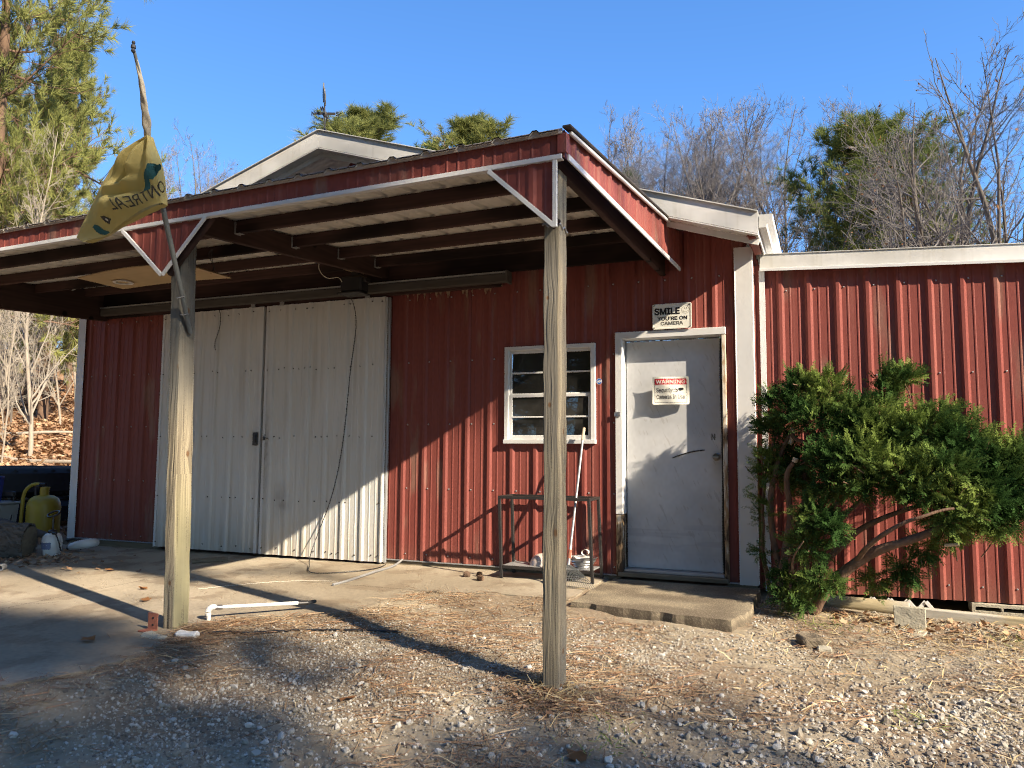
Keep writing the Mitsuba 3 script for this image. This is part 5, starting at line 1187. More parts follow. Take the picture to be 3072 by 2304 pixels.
for (u, v_, y, tx, tz) in ((1702, 800, -.36, -.2, 1), (1712, 815, -.36, 0, 1), (1655, 850, -.34, -.5, .8), (1783, 800, -.36, .2, 1), (1730, 800, -.36, -.1, 1), (1960, 800, -.34, .9, .5), (1985, 808, -.34, .9, .4), (1905, 790, -.34, 0, 1), (2060, 890, -.5, .6, .9), (2100, 900, -.5, .7, .7), (2040, 895, -.5, .2, 1), (1645, 975, -.36, -.9, .3), (1630, 1075, -.36, -.9, .4), (1640, 1010, -.36, -.8, .1), (1650, 865, -.34, -.9, .3)):
    n_ = 14; c = at(u, v_, y); d0 = np.array([tx, -.1, tz]); t = r.random((n_, 1))
    pos.append(c - d0 * 0.14 * (1 - t)); dd.append(d0 + r.normal(size=(n_, 3)) * 0.4)
pos, dd = np.concatenate(pos), np.concatenate(dd)
pos[:, 1] = np.minimum(pos[:, 1], 0.02)
wh = r.integers(0, 3, len(pos)); RR = dirs_rot(dd, r.uniform(0, 6.28, len(pos))); sc = r.uniform(0.75, 1.2, len(pos))
m = joinm([scatter(sprays[k_], RR[wh == k_], sc[wh == k_], pos[wh == k_]) for k_ in range(3)])
m[0][:, 1] = np.minimum(m[0][:, 1], 0.07)
obj('foliage', m, 'yew_needle', yew)
# thin twigs inside
tw = r.choice(len(pos), 700); P_, Q_ = grow(r, pos[tw], -dd[tw] + r.normal(size=(700, 3)) * .4 + [0, .3, -.3], r.uniform(.08, .25, 700), np.full(700, .0025), np.full(700, .0045), 4, .2, -.05)
P_[..., 1] = np.minimum(P_[..., 1], 0.07)
obj('twigs', tubes(P_, Q_, 4), 'yew_bark', yew, kind='stuff')

# ------------------------------------------------------------------ metal stand, rake and what lies on it
def S3(x, y, dz=0.0): return np.array([x, y, float(sz(x, y)) + dz])
tb = thing('metal_stand', 'narrow black metal stand against the red wall under the window', 'stand')
ax0, ax1, ay0, ay1, tz_ = -2.755, -1.915, -0.37, -0.075, 0.742
for x, y in ((ax0, ay0), (ax1, ay0), (ax0, ay1), (ax1, ay1)):
    fx = x + (0.025 if x < -2.3 else 0.03); obj('leg', bar((x, y, tz_ - 0.012), (fx, y, float(sz(fx, y)) + 0.001), 0.026, 0.026, 0.002, up=(0, 1, 0)), 'black_metal', tb)
e_ = 0.013
for a, b in (((ax0 - e_, ay0, tz_), (ax1 + e_, ay0, tz_)), ((ax0 - e_, ay1, tz_), (ax1 + e_, ay1, tz_)), ((ax0, ay0 + e_, tz_), (ax0, ay1 - e_, tz_)), ((ax1, ay0 + e_, tz_), (ax1, ay1 - e_, tz_))):
    obj('top_rail', bar(a, b, 0.026, 0.026, 0.002), 'black_metal', tb)
obj('shelf', joinm([box2((ax0 + 0.03, ay0 + 0.015, 0.128), (ax1 + 0.015, ay1 - 0.015, 0.139), 0.002)]), 'galvanised', tb)
for a, b in (((ax0 + .035, ay0, .125), (ax1 + .02, ay0, .125)), ((ax0 + .035, ay1, .125), (ax1 + .02, ay1, .125))): obj('shelf_rail', bar(a, b, 0.022, 0.026, 0.002), 'black_metal', tb)
gl = thing('lamp_globe', 'dull pinkish domed lamp globe on the shelf of the metal stand', 'lamp shade')
scene[gl] = mikit.ply(lathe([(0.0001, 0.10)] + [(0.115 * math.sin(a), 0.10 * math.cos(a)) for a in np.linspace(0.1, 1.5, 12)] + [(0.118, 0.0), (0.11, 0.0)], (-2.40, -0.20, 0.141), 30), 'lamp_glass', smooth=50)
bw = thing('metal_basin', 'shiny ribbed metal basin at the right end of the stand shelf', 'basin')
scene[bw] = mikit.ply(lathe([(0.0001, 0.0), (0.07, 0.0), (0.085, 0.012), (0.082, 0.02), (0.10, 0.034), (0.098, 0.042), (0.115, 0.058), (0.113, 0.066), (0.125, 0.085), (0.132, 0.088), (0.126, 0.092), (0.118, 0.085), (0.09, 0.03), (0.0001, 0.012)], (-2.02, -0.21, 0.141), 32), 'bright_metal', smooth=35)
rb = thing('white_ribbon_roll', 'white curled strip lying in the metal basin', 'ribbon')
aa = np.linspace(0, 9, 60); pth = np.stack([0.028 * np.cos(aa) * (1 + aa * .03) - 1.99, -0.23 + 0.014 * np.sin(aa), 0.275 + 0.022 * np.sin(aa)], 1)
v = np.concatenate([pth + [0, -0.02, 0], pth + [0, 0.02, 0]]); i_ = np.arange(59)
obj('roll', (v, np.stack([i_, i_ + 1, i_ + 61, i_ + 60], 1)), 'white_plastic', rb)
obj('flap', joinm([bar((-2.08, -0.24, 0.236), (-1.93, -0.24, 0.236), 0.08, 0.004, 0.001), bar((-2.115, -0.24, 0.22), (-2.112, -0.24, 0.335), 0.005, 0.005, 0.001)]), 'white_plastic', rb)
rk = thing('lawn_rake', 'old wire leaf rake leaning head down on the stand beside the post', 'rake')
hb, ht = np.array([-2.055, -0.47, 0.292]), np.array([-2.045, -0.085, 1.372])
obj('handle', tube(np.linspace(hb, ht, 8), 0.0112, 12), 'galvanised', rk, smooth=40)
dh = (ht - hb) / np.linalg.norm(ht - hb)
obj('grip', tube([ht - dh * 0.115, ht - dh * 0.02, ht], [0.0145, 0.0145, 0.0135], 12), 'cut_wood', rk, smooth=40)
obj('collar', tube([hb - dh * 0.045, hb + dh * 0.03], 0.017, 12), 'rusty_iron', rk, smooth=40)
obj('socket', tube([hb - dh * 0.11, hb - dh * 0.046], [0.013, 0.0125], 10), 'galvanised', rk, smooth=40)
c0 = hb - dh * 0.10
for k_ in range(16):
    a = (k_ - 7.5) / 7.5
    foot = np.array([-1.935 + a * 0.135, -0.635 + 0.02 * a, 0.0]); foot[2] = float(sz(foot[0], foot[1])) + 0.022
    sp0 = c0 + np.array([a * 0.018, 0.0, 0.01 * (1 - abs(a))]); md = sp0 * 0.48 + foot * 0.52 + [0.012 * a, -0.012, 0.012]
    obj('tine', tube(np.vstack([spline([sp0, md, foot], 12), foot + [0.004 * a, 0.012, -0.02]]), 0.0022, 6), 'grey_pipe', rk)
for dz_ in (0.0, 0.018):
    cb_ = [np.array([-1.972 + a * 0.104, -0.580, 0.118 - dz_ - 0.006 * abs(a)]) for a in np.linspace(-1, 1, 25)]
    cb_ = np.array(cb_); cb_[:, 2] += 0.0025 * np.sin(np.arange(25) * 2.2)
    obj('cross_wire', tube(cb_, 0.0028, 6), 'galvanised', rk)
obj('spring', tube(np.stack([-1.965 + np.linspace(-.03, .05, 60), -0.583 + 0.006 * np.cos(np.linspace(0, 50, 60)), 0.088 + 0.006 * np.sin(np.linspace(0, 50, 60))], 1), 0.0016, 5), 'galvanised', rk)

# ------------------------------------------------------------------ things on the slab
pv = thing('pvc_pipe', 'white plastic pipe with an elbow and black joints lying past the left post', 'pipe')
p0, p1 = np.array([-3.975, -2.575, 0.062]), np.array([-3.475, -2.03, 0.045])
d = (p1 - p0) / np.linalg.norm(p1 - p0)
obj('pipe', tube([p0 + d * 0.06, p0 + d * 0.6], 0.0135, 14), 'white_plastic', pv, smooth=40)
obj('elbow', joinm([tube(spline([p0 + d * 0.03, p0, p0 - d * 0.012 - [0, 0, 0.012], p0 - d * 0.012 - [0, 0, 0.05]], 12), 0.0195, 14), tube([p0 - d * 0.012 - [0, 0, 0.045], p0 - d * 0.012 - [0, 0, 0.098]], [0.0155, 0.012], 12)]), 'white_plastic', pv, smooth=40)
obj('joint', tube([p0 + d * 0.025, p0 + d * 0.075], 0.0175, 14), 'bright_metal', pv, smooth=40)
obj('black_end', joinm([tube([p0 + d * 0.59, p0 + d * 0.66], 0.0165, 12), bar(p0 + d * 0.655, p0 + d * 0.72 + [0.0, 0.0, 0.008], 0.03, 0.02, 0.004)]), 'black_plastic', pv)
sn = thing('conduit_strip', 'bent grey metal strip lying from the wall across the slab joint', 'strip')
scene[sn] = mikit.ply(tube(spline([S3(-3.93, -1.22, .012), S3(-3.92, -0.85, .014), S3(-3.94, -0.45, .016), S3(-3.95, -0.12, .03), S3(-3.945, -0.045, .055)], 24), 0.011, 6), 'galvanised')
cd = thing('loose_string', 'thin white string lying across the slab', 'string')
scene[cd] = mikit.ply(tube(spline([S3(-4.9, -1.75, .004), S3(-4.7, -1.45, .004), S3(-4.45, -1.20, .004), S3(-4.2, -1.08, .004), S3(-4.0, -1.05, .004)], 30), 0.0022, 5), 'string')
pk = thing('plank', 'short dark plank lying on the shaded slab by the sliding doors', 'plank')
scene[pk] = mikit.ply(rough(*bar(S3(-6.06, -0.66, .018), S3(-5.83, -0.40, .018), 0.12, 0.034, 0.004), 0.003, 3, 9), 'sill_wood')
br = thing('angle_bracket', 'rusty red angle bracket standing at the foot of the left post', 'bracket')
bx, by = -4.118, -2.935; bz = float(sz(bx, by))
obj('upright', rough(*box((bx, by, bz + 0.055), (0.085, 0.006, 0.11), 0.002), 0.0015, 3), 'rusty_iron', br)
obj('foot', rough(*box((bx - 0.006, by - 0.036, bz + 0.004), (0.09, 0.075, 0.007), 0.002), 0.0015, 3), 'rusty_iron', br)
for dz_ in (0.035, 0.08): obj('bolt', lathe([(0.007, 0.0), (0.007, 0.004), (0.0001, 0.006)], (bx + 0.005, by - 0.003, bz + dz_), 8, Rk), 'black_metal', br)
def chunk(name, c, s, lab, cat, m, seed, rot=0.0, amp=0.018, n=4):
    v, f = box((0, 0, 0), s, min(s) * 0.25); v, f = rough(v, f, amp, n, seed, 9)
    c = np.array(c); c[2] = float(gz(c[:1], c[1:2])[0]) + s[2] * 0.28; v = v @ Rz(rot).T + c; t = thing(name, lab, cat); scene[t] = mikit.ply((v, f), m, smooth=25); return t
chunk('concrete_chunk', (-3.955, -3.065, -0.065), (0.20, 0.09, 0.075), 'grey broken concrete chunk in front of the left post', 'concrete chunk', 'cinder_concrete', 3, -0.2)
chunk('concrete_chunk', (-3.80, -2.955, -0.055), (0.14, 0.07, 0.055), 'pale pointed concrete chunk right of the larger grey one', 'concrete chunk', 'white_plastic', 6, 0.3)
chunk('rock', (-0.135, -1.42, -0.075), (0.15, 0.13, 0.085), 'tan angular rock on the gravel before the shrub', 'rock', 'stoop_concrete', 8, 0.5, 0.03)
chunk('rock', (-0.05, -1.50, -0.10), (0.09, 0.07, 0.045), 'small pale rock touching the angular rock', 'rock', 'cinder_concrete', 12, 0.1)
hs = thing('black_hose', 'thin black hose lying from the left post across the dirt', 'hose')
hx = spline([(-3.78, -2.86, 0), (-3.45, -2.62, 0), (-3.1, -2.42, 0), (-2.68, -2.21, 0)], 40); hx[:, 2] = gz(hx[:, 0], hx[:, 1]) + 0.010
scene[hs] = mikit.ply(tube(hx, 0.0075, 7), 'black_plastic', smooth=True)
cone_v, cone_f = [], []
r = rng_(9)
sc_ = (np.array([[-.006, 0, 0], [.006, 0, 0], [.008, .012, .004], [0, .018, .007], [-.008, .012, .004]]), np.array([[0, 1, 2], [0, 2, 3], [0, 3, 4]]))
pc_ = []
for k_ in range(70):
    t = k_ / 70; a = k_ * 2.4; rr_ = 0.017 * math.sin(math.pi * (0.12 + 0.86 * t)) ** 0.7
    M_ = Rz(a - math.pi / 2); v = sc_[0] @ M_.T * 1.0; pc_.append((v + [rr_ * math.cos(a), rr_ * math.sin(a), (t - 0.5) * 0.06], sc_[1]))
pc_.append(lathe([(0.0001, -.03), (0.013, -.02), (0.015, 0.0), (0.008, .025), (0.0001, .03)], n=8))
cone = joinm(pc_)
for k_, (x, y, lab) in enumerate(((-2.86, -0.55, 'pine cone on the slab left of the metal stand'), (-3.05, -0.42, 'pine cone nearer the red wall, left of the other cone'), (-2.95, -0.36, 'small pine cone between two others near the wall'))):
    t = thing('pine_cone', lab, 'pine cone'); R_ = rand_rot(r, 1)[0]
    scene[t] = mikit.ply((cone[0] @ frame_to((math.cos(k_ * 2), math.sin(k_ * 2), 0.1)).T * (1.0 - 0.2 * (k_ == 2)) + S3(x, y, 0.017), cone[1]), 'pine_bark')
def dead_leaf(s, r):
    v = np.array([[0, 0, 0], [.35, .25, .1], [.5, .62, .02], [.2, .7, .08], [0, 1.05, .2], [-.2, .7, .06], [-.5, .6, .12], [-.33, .25, .02]]) * s
    v[:, 2] += r.normal(size=8) * 0.06 * s
    f = [[0, 1, 3], [1, 2, 3], [0, 3, 5], [3, 4, 5], [0, 5, 7], [5, 6, 7]]
    return v, np.array(f)
for x, y, sc_l, lab in ((-4.20, -3.30, .10, 'brown fallen leaf at the slab edge below the left post'), (-4.9, -2.3, .09, 'brown fallen leaf on the sunlit slab left of the post'), (-6.4, -1.35, .10, 'reddish leaf on the shaded slab'), (-0.98, -3.55, .11, 'large brown leaf in the gravel before the right post'), (-2.35, -3.35, .10, 'brown leaf in the gravel left of the right post'), (-5.3, -1.9, .08, 'curled leaf in the middle of the slab')):
    t = thing('fallen_leaf', lab, 'leaf'); v, f = dead_leaf(sc_l, r); zz = float(sz(x, y)) if x < -3.9 and y > -3.4 else float(gz(np.array([x]), np.array([y]))[0])
    scene[t] = mikit.ply((v @ Rz(r.uniform(0, 6)).T + [x, y, zz + 0.012], f), 'dry_leaf')
cl = thing('steel_clip', 'small twisted bit of grey wire tied round the right post near its top', 'wire')
scene[cl] = mikit.ply(joinm([tube(spline([(-1.428 + 0.1 * t, -2.88 + 0.01 * math.sin(9 * t), 2.405 + 0.012 * math.sin(14 * t)) for t in np.linspace(0, 1, 12)], 40), 0.005, 5), tube(spline([(-1.331, -2.88 + 0.14 * t, 2.40 + 0.01 * math.sin(12 * t)) for t in np.linspace(0, 1, 8)], 30), 0.005, 5)]), 'galvanised')

# ------------------------------------------------------------------ clutter at the building's left corner
def tire(name, c, R, w, lab, seed):
    t = thing(name, lab, 'tire')
    pr = [(R * .58, -w * .40), (R * .62, -w * .48), (R * .80, -w * .5), (R * .93, -w * .44), (R, -w * .30), (R, w * .30), (R * .93, w * .44), (R * .80, w * .5), (R * .62, w * .48), (R * .58, w * .40)]
    v, f = lathe(pr + [pr[0]], c, 48); obj('carcass', (v, f), 'rubber', t, smooth=40)
    lug = [bar((R * math.cos(a) * .985 + c[0], R * math.sin(a) * .985 + c[1], c[2] + s * w * .05), (R * math.cos(a + .13) * .955 + c[0], R * math.sin(a + .13) * .955 + c[1], c[2] + s * w * .42), 0.05, 0.035, 0.008, up=(math.cos(a), math.sin(a), 0)) for s in (-1, 1) for a in np.arange(0, 6.28, 0.28) + (0.14 if s > 0 else 0)]
    obj('tread_lugs', joinm(lug), 'rubber', t, kind='stuff')
tire('tractor_tire', (-10.98, 0.95, 0.68), 0.86, 0.42, 'upper big black tractor tire of the stack at the left edge', 1)
tire('tractor_tire', (-10.92, 0.98, 0.215), 0.84, 0.42, 'lower black tractor tire under the upper one', 2)
tk = thing('yellow_tank', 'upright yellow tank with a short neck and yellow hose beside the tires', 'tank')
tc = np.array([-9.60, 0.30, -0.02])
obj('body', lathe([(0.0001, 0.0), (0.16, 0.0), (0.19, 0.02), (0.20, 0.05), (0.20, 0.40), (0.192, 0.46), (0.165, 0.515), (0.115, 0.55), (0.05, 0.562), (0.0001, 0.562)], tc, 40), 'yellow_plastic', tk, smooth=30)
obj('neck', lathe([(0.055, 0.55), (0.055, 0.65), (0.060, 0.652), (0.060, 0.664), (0.0001, 0.668)], tc, 24), 'yellow_plastic', tk, smooth=30)
obj('hose', tube(spline([tc + q_ for q_ in [(-.03, -.05, .70), (-.10, -.10, .695), (-.17, -.14, .62), (-.20, -.15, .48), (-.21, -.15, .3), (-.215, -.15, .15), (-.21, -.14, .03)]], 40), 0.022, 10), 'yellow_plastic', tk, smooth=40)
obj('valve', joinm([tube([tc + [-.03, -.05, .70], tc + [.05, -.03, .70]], 0.022, 10), tube([tc + [-.09, -.06, .56], tc + [-.09, -.06, .66]], 0.012, 8), box(tc + [-.06, -.06, .675], (.12, .06, .04), .01)]), 'black_plastic', tk)
bn = thing('grey_bin', 'grey plastic bin with a paper label at the left frame edge', 'bin')
bc = np.array([-10.15, -0.05, -0.02]); t_ = trimesh.creation.box((1, 1, 1))
v, f = box((0, 0, .23), (.56, .42, .46), .03); v[:, :2] *= (0.92 + 0.12 * v[:, 2:3] / .46); obj('body', (v + bc, f), 'grey_plastic', bn, smooth=40)
obj('rim', box(bc + [0, 0, .465], (.60, .46, .025), .008), 'grey_plastic', bn)
obj('label', joinm([box(bc + [.19, -.216, .22], (.10, .006, .15), .001)]), 'label_paper', bn); obj('small_label', box(bc + [.21, -.222, .33], (.03, .006, .03), .001), 'label_paper', bn)
bk = thing('blue_bucket', 'blue bucket standing on the grey bin', 'bucket')
kc = bc + [-.02, 0, .48]
obj('body', lathe([(0.0001, 0.0), (0.13, 0.0), (0.135, 0.01), (0.155, 0.30), (0.162, 0.30), (0.162, 0.325), (0.150, 0.325), (0.13, 0.015), (0.0001, 0.012)], kc, 32), 'blue_plastic', bk, smooth=35)
obj('bail', tube(spline([kc + [.16 * math.cos(a), -.16 - .02 * math.sin(a), .30 - .16 * math.sin(a)] for a in np.linspace(0, math.pi, 9)], 30), 0.004, 6), 'galvanised', bk)
pt = thing('red_tool_handles', 'two red tool handles sticking up out of the blue bucket', 'tool')
for a, b in (((.02, -.05, .20), (-.02, -.07, .43)), ((.04, -.06, .20), (.09, -.08, .43)), ((.09, -.08, .43), (.13, -.09, .37))):
    obj('handle', tube([kc + a, kc + b], [0.022, 0.017], 8), 'red_plastic', pt)
ps = thing('pump_sprayer', 'small white pump sprayer with a black T handle on the slab corner', 'sprayer')
pc = np.array([-7.955, -0.79, -0.024])
obj('tank', lathe([(0.0001, 0.0), (0.073, 0.0), (0.086, 0.015), (0.101, 0.12), (0.103, 0.16), (0.092, 0.21), (0.07, 0.238), (0.04, 0.25), (0.0001, 0.25)], pc, 32), 'white_plastic', ps, smooth=40)
a = np.linspace(-2.35, -0.75, 14); vv = np.array([[0.1035 * math.cos(t) * (0.94 + .06 * s), 0.1035 * math.sin(t) * (0.94 + .06 * s), 0.075 + 0.075 * s] for t in a for s in (0, 1)]); k = np.arange(13) * 2
obj('label', (vv + pc, np.stack([k, k + 2, k + 3, k + 1], 1)), 'label_blue', ps)
obj('cap', lathe([(0.045, 0.24), (0.045, 0.268), (0.03, 0.28), (0.012, 0.285)], pc, 24), 'black_plastic', ps)
obj('pump_rod', tube([pc + [0, 0, .27], pc + [0, 0, .43]], 0.010, 8), 'black_plastic', ps)
obj('handle', tube(np.array([pc + [.07 * math.cos(t), .05 * math.sin(t), .455 + .03 * math.sin(t)] for t in np.linspace(0, 6.2832, 25)]), 0.010, 8), 'black_plastic', ps, smooth=True)
obj('nozzle', joinm([tube(spline([pc + [.06, -.03, .245], pc + [.12, -.05, .235], pc + [.16, -.04, .15], pc + [.17, -.02, .06]], 16), 0.008, 7), box(pc + [.085, -.04, .25], (.06, .03, .03), .006)]), 'black_plastic', ps)
hm = thing('white_jug', 'white curved plastic piece with a dark strap lying by the wall corner', 'plastic piece')
hc = np.array([-7.93, -0.42, -0.015])
aa = np.linspace(-2.9, 0.9, 22)
obj('shell', tube(np.array([hc + [.15 * math.cos(t), .10 * math.sin(t), .07 + .03 * math.cos(t)] for t in aa]), 0.022 + 0.03 * np.sin(np.linspace(0.2, 2.6, 22)), 12), 'white_plastic', hm, smooth=True)
obj('strap', joinm([tube(spline([hc + [-.18, -.06, .11], hc + [-.08, -.10, .14], hc + [.02, -.05, .12], hc + [-.02, .02, .06]], 16), 0.014, 8), tube(spline([hc + [-.2, -.04, .02], hc + [-.1, -.09, .04], hc + [.0, -.02, .03]], 12), 0.018, 8)]), 'black_plastic', hm)
lg = thing('log', 'thick rough barked log lying at the left frame edge on the slab', 'log')
Lp0, Lp1 = np.array([-9.15, -1.55, 0.16]), np.array([-8.12, -0.93, 0.13])
ax = spline([Lp0, (Lp0 + Lp1) / 2 + [0, 0, .02], Lp1], 60); nb_ = 90; R_ = frame_to(Lp1 - Lp0); vv = []
for t in range(60):
    a = np.arange(nb_) * 2 * np.pi / nb_
    g = meshkit.fbm(np.c_[np.cos(a) * 4.5, np.sin(a) * 4.5, np.full(nb_, t * .11)], 3, 3); h = np.abs(meshkit.fbm(np.c_[np.cos(a) * 9, np.sin(a) * 9, np.full(nb_, t * .22)], 2, 9) - .5)
    rr_ = 0.205 + 0.05 * (g - .5) - 0.06 * np.exp(-h * 22) * 0.6
    vv.append(ax[t] + (np.cos(a) * rr_)[:, None] * R_[:, 0] + (np.sin(a) * rr_)[:, None] * R_[:, 1])
i_, j_ = np.meshgrid(np.arange(59), np.arange(nb_), indexing='ij')
q = np.stack([i_ * nb_ + j_, i_ * nb_ + (j_ + 1) % nb_, (i_ + 1) * nb_ + (j_ + 1) % nb_, (i_ + 1) * nb_ + j_], -1).reshape(-1, 4)
obj('bark', (np.array(vv).reshape(-1, 3), q), 'bare_bark', lg)
obj('cut_end', tubes(np.array([[ax[-2], ax[-1] - (Lp1 - Lp0) * 0.003]]), np.array([[0.17, 0.17]]), 24, True), 'sill_wood', lg)
bh = thing('fallen_branch', 'grey branch lying behind the log across to the sprayer', 'branch')
scene[bh] = mikit.ply(tube(spline([(-9.35, -0.75, .36), (-8.9, -0.62, .26), (-8.5, -0.52, .16), (-8.1, -0.50, .09)], 24), np.linspace(.05, .035, 24) , 10), 'bare_bark', smooth=40)
wl = thing('small_wheel', 'small dark wheel with a grey hub under the branch', 'wheel')
Rw = frame_to((0.45, -0.89, 0))
obj('rubber_tire', lathe([(.075, -.025), (.10, -.03), (.115, -.015), (.115, .015), (.10, .03), (.075, .025), (.075, -.025)], (-8.50, -0.72, .09), 28, Rw), 'rubber', wl, smooth=40)
obj('hub', lathe([(.0001, .03), (.02, .03), (.025, .012), (.074, .008), (.074, -.01), (.0001, -.01)], (-8.50, -0.72, .09), 24, Rw), 'grey_pipe', wl, smooth=40)
pe = thing('pipe_end', 'short open pipe end on the slab below the log', 'pipe')
Re = frame_to((0.6, -0.8, 0.0))
scene[pe] = mikit.ply(lathe([(.022, -.10), (.030, -.10), (.030, .0), (.022, .0), (.022, -.10)], (-7.42, -1.72, 0.0), 20, Re), 'galvanised', smooth=30)
st = thing('dark_pole', 'thin dark pole leaning between the grey bin and the yellow tank', 'pole')
scene[st] = mikit.ply(joinm([tube([(-9.86, 0.02, 0.0), (-9.90, 0.10, 0.56)], .012, 7), box((-9.92, 0.06, 0.56), (.16, .06, .07), .02)]), 'black_metal')

# ------------------------------------------------------------------ ground cover
r = rng_(2024)
def stones(seed):
    q_ = rng_(seed); m = trimesh.creation.icosphere(subdivisions=0); v = m.vertices * (1 + q_.normal(size=(12, 1)) * 0.22) * q_.uniform(0.65, 1.15, 3)
    return v * [1, 1, 0.65], np.array(m.faces)
ST = [stones(k_) for k_ in range(6)]
def in_view(x, y):
    """inside the picture, with a margin"""
    d = np.stack([x, y - CAM[1], gbase(x, y) - CAM[2]], 1); w = d @ FW; R_ = np.cross(FW, UP)
    return (w > 0.3) & (np.abs(d @ R_) / np.maximum(w, .1) < 0.88) & ((d @ UP) / np.maximum(w, .1) > -0.70)
def sprinkle(n, dens):
    x, y = r.uniform(-5.5, 2.6, n), r.uniform(-5.2, -0.15, n)
    m = in_view(x, y); x, y = x[m], y[m]
    sd = slab_signed(x, y); m = (sd > -0.10) & ~((x > -1.86) & (x < -0.52) & (y > -1.42)) & (r.random(len(x)) < dens(x, y, sd))
    return x[m], y[m]
F2 = lambda x, y, s, seed, o=3: meshkit.fbm(np.stack([x * s, y * s, 0 * x], 1), o, seed)
def stone_layer(n, dens, lo, hi, pale, key, lab, lift):
    x, y = sprinkle(n, dens); z = gz(x, y); k = len(x)
    s = lo + (hi - lo) * r.random(k) ** 2.4; wh = r.integers(0, 6, k); RR = rot_z(r.uniform(0, 6.28, k))
    tl = rand_rot(r, k); RR = np.where((r.random(k) < .4)[:, None, None], tl, RR)
    pos = np.stack([x, y, z + s * lift], 1)
    t = r.random((k, 1)); col = np.array([[.235, .21, .17]]) * (1 - t) + np.array([[.37, .34, .29]]) * t
    w = (r.random((k, 1)) < pale); col = np.where(w, np.array([[.48, .46, .42]]) * r.uniform(.75, 1.05, (k, 1)), col) ; dk = r.random((k, 1)) < .16; col = np.where(dk, np.array([[.14, .12, .10]]), col)
    vs, fs, cs, n0 = [], [], [], 0
    for q_ in range(6):
        mm = wh == q_
        if not mm.any(): continue
        v, f = scatter(ST[q_], RR[mm], s[mm], pos[mm]); vs.append(v); fs.append(f + n0); n0 += len(v); cs.append(np.repeat(col[mm], 12, 0))
    obj(key, (np.vstack(vs), np.vstack(fs)), 'vertex_matte', color=np.vstack(cs), kind='stuff', label=lab, cat='gravel')
def d_fine(x, y, sd):
    patch = sstep(0.40, 0.56, F2(x, y, 0.8, 21)); return np.clip((0.25 + 0.75 * patch) * sstep(-0.05, 0.3, sd) * (0.35 + 0.65 * sstep(-1.2, -2.4, y)), 0, 1)
def d_big(x, y, sd):
    return np.clip(sstep(0.42, 0.62, F2(x, y, 1.1, 31)) * sstep(0.05, 0.5, sd) * (0.10 + 0.9 * sstep(-1.6, -3.0, y - 0.35 * x)), 0, 1)
stone_layer(160000, d_fine, 0.003, 0.011, 0.20, 'gravel', 'fine tan gravel spread over the yard', 0.30)
stone_layer(7000, d_big, 0.009, 0.024, 0.4, 'loose_stones', 'larger pale stones scattered over the gravel', 0.35)

def d_crush(x, y, sd):
    return np.clip(sstep(-0.9, 0.35, x - 0.35 * (y + 2.6)) * sstep(-1.5, -2.3, y) * (0.35 + 0.65 * sstep(.38, .55, F2(x, y, 1.6, 71))), 0, 1)
stone_layer(40000, d_crush, 0.006, 0.019, 0.42, 'crushed_stone', 'grey white crushed stone covering the lower right of the yard', 0.32)

def strands(n, dens, L0, L1, wd, cols, key, lab, stand=0.0, clump=None):
    x, y = sprinkle(n, dens)
    if clump is not None:
        cx = np.concatenate([c[0] + r.normal(size=c[3]) * c[2] for c in clump]); cy = np.concatenate([c[1] + r.normal(size=c[3]) * c[2] for c in clump]); x, y = np.r_[x, cx], np.r_[y, cy]
    k = len(x); z = gz(x, y); az = r.uniform(0, 6.28, k); L = r.uniform(L0, L1, k)
    d = np.stack([np.cos(az), np.sin(az), 0 * az], 1); nrm = np.stack([-np.sin(az), np.cos(az), 0 * az], 1)
    tilt = np.abs(r.normal(size=k)) * stand; cv = r.normal(size=k) * 0.25
    base = np.stack([x, y, z + r.uniform(0.003, 0.016, k)], 1); c = []
    for t in (0.0, 0.5, 1.0):
        p_ = base + d * (L * t)[:, None] + nrm * (cv * L * t * t * .6)[:, None]; p_[:, 2] += L * np.sin(tilt) * t * (1.2 - .45 * t)
        if stand < .2: p_[:, 2] = np.maximum(p_[:, 2], gz(p_[:, 0], p_[:, 1]) + 0.003)
        c.append(p_)
    w = nrm * (wd / 2); w[:, 2] += r.normal(size=k) * wd * .3
    v = np.stack([c[0] - w, c[0] + w, c[1] - w, c[1] + w, c[2]], 1).reshape(-1, 3)
    f = (np.array([[0, 1, 3], [0, 3, 2], [2, 3, 4]])[None] + (np.arange(k) * 5)[:, None, None]).reshape(-1, 3)
    ci = r.integers(0, len(cols), k); col = np.array(cols)[ci] * r.uniform(.7, 1.25, (k, 1))
    obj(key, (v, f), 'vertex_thin', color=np.repeat(col, 5, 0), kind='stuff', label=lab, cat='ground cover')
def d_needle(x, y, sd):
    p_ = sstep(0.47, 0.62, F2(x, y, 1.5, 41, 4)); e = np.exp(-(sd / 0.25) ** 2) * sstep(-1.3, -2.3, y)
    return np.clip(0.06 + 0.85 * p_ + 0.5 * e, 0, 1) * sstep(-0.6, -1.5, y + 0.0 * x)
NEED = [(.255, .148, .085), (.31, .20, .115), (.19, .105, .06), (.36, .265, .165)]
strands(74000, d_needle, .08, .19, .0028, NEED, 'pine_needles', 'drifts of rusty fallen pine needles', 0.05, clump=[(-1.35, -2.98, .16, 700), (-3.85, -2.85, .16, 700), (-4.2, -3.4, .25, 400), (-3.4, -2.45, .2, 400)])
def d_grass(x, y, sd): return np.clip(sstep(-0.9, 0.4, x) * sstep(-3.6, -2.0, y) * sstep(-0.2, -0.5, y) * (0.25 + 0.75 * sstep(.4, .6, F2(x, y, 2.0, 51))), 0, 1) + 0.02
strands(26000, d_grass, .05, .13, .0030, [(.52, .40, .21), (.44, .33, .17), (.58, .47, .28), (.34, .23, .12)], 'dry_grass', 'short dry straw coloured grass beside the shed', 0.35, clump=[(-1.28, -2.93, .10, 260), (-1.45, -2.80, .08, 160)])
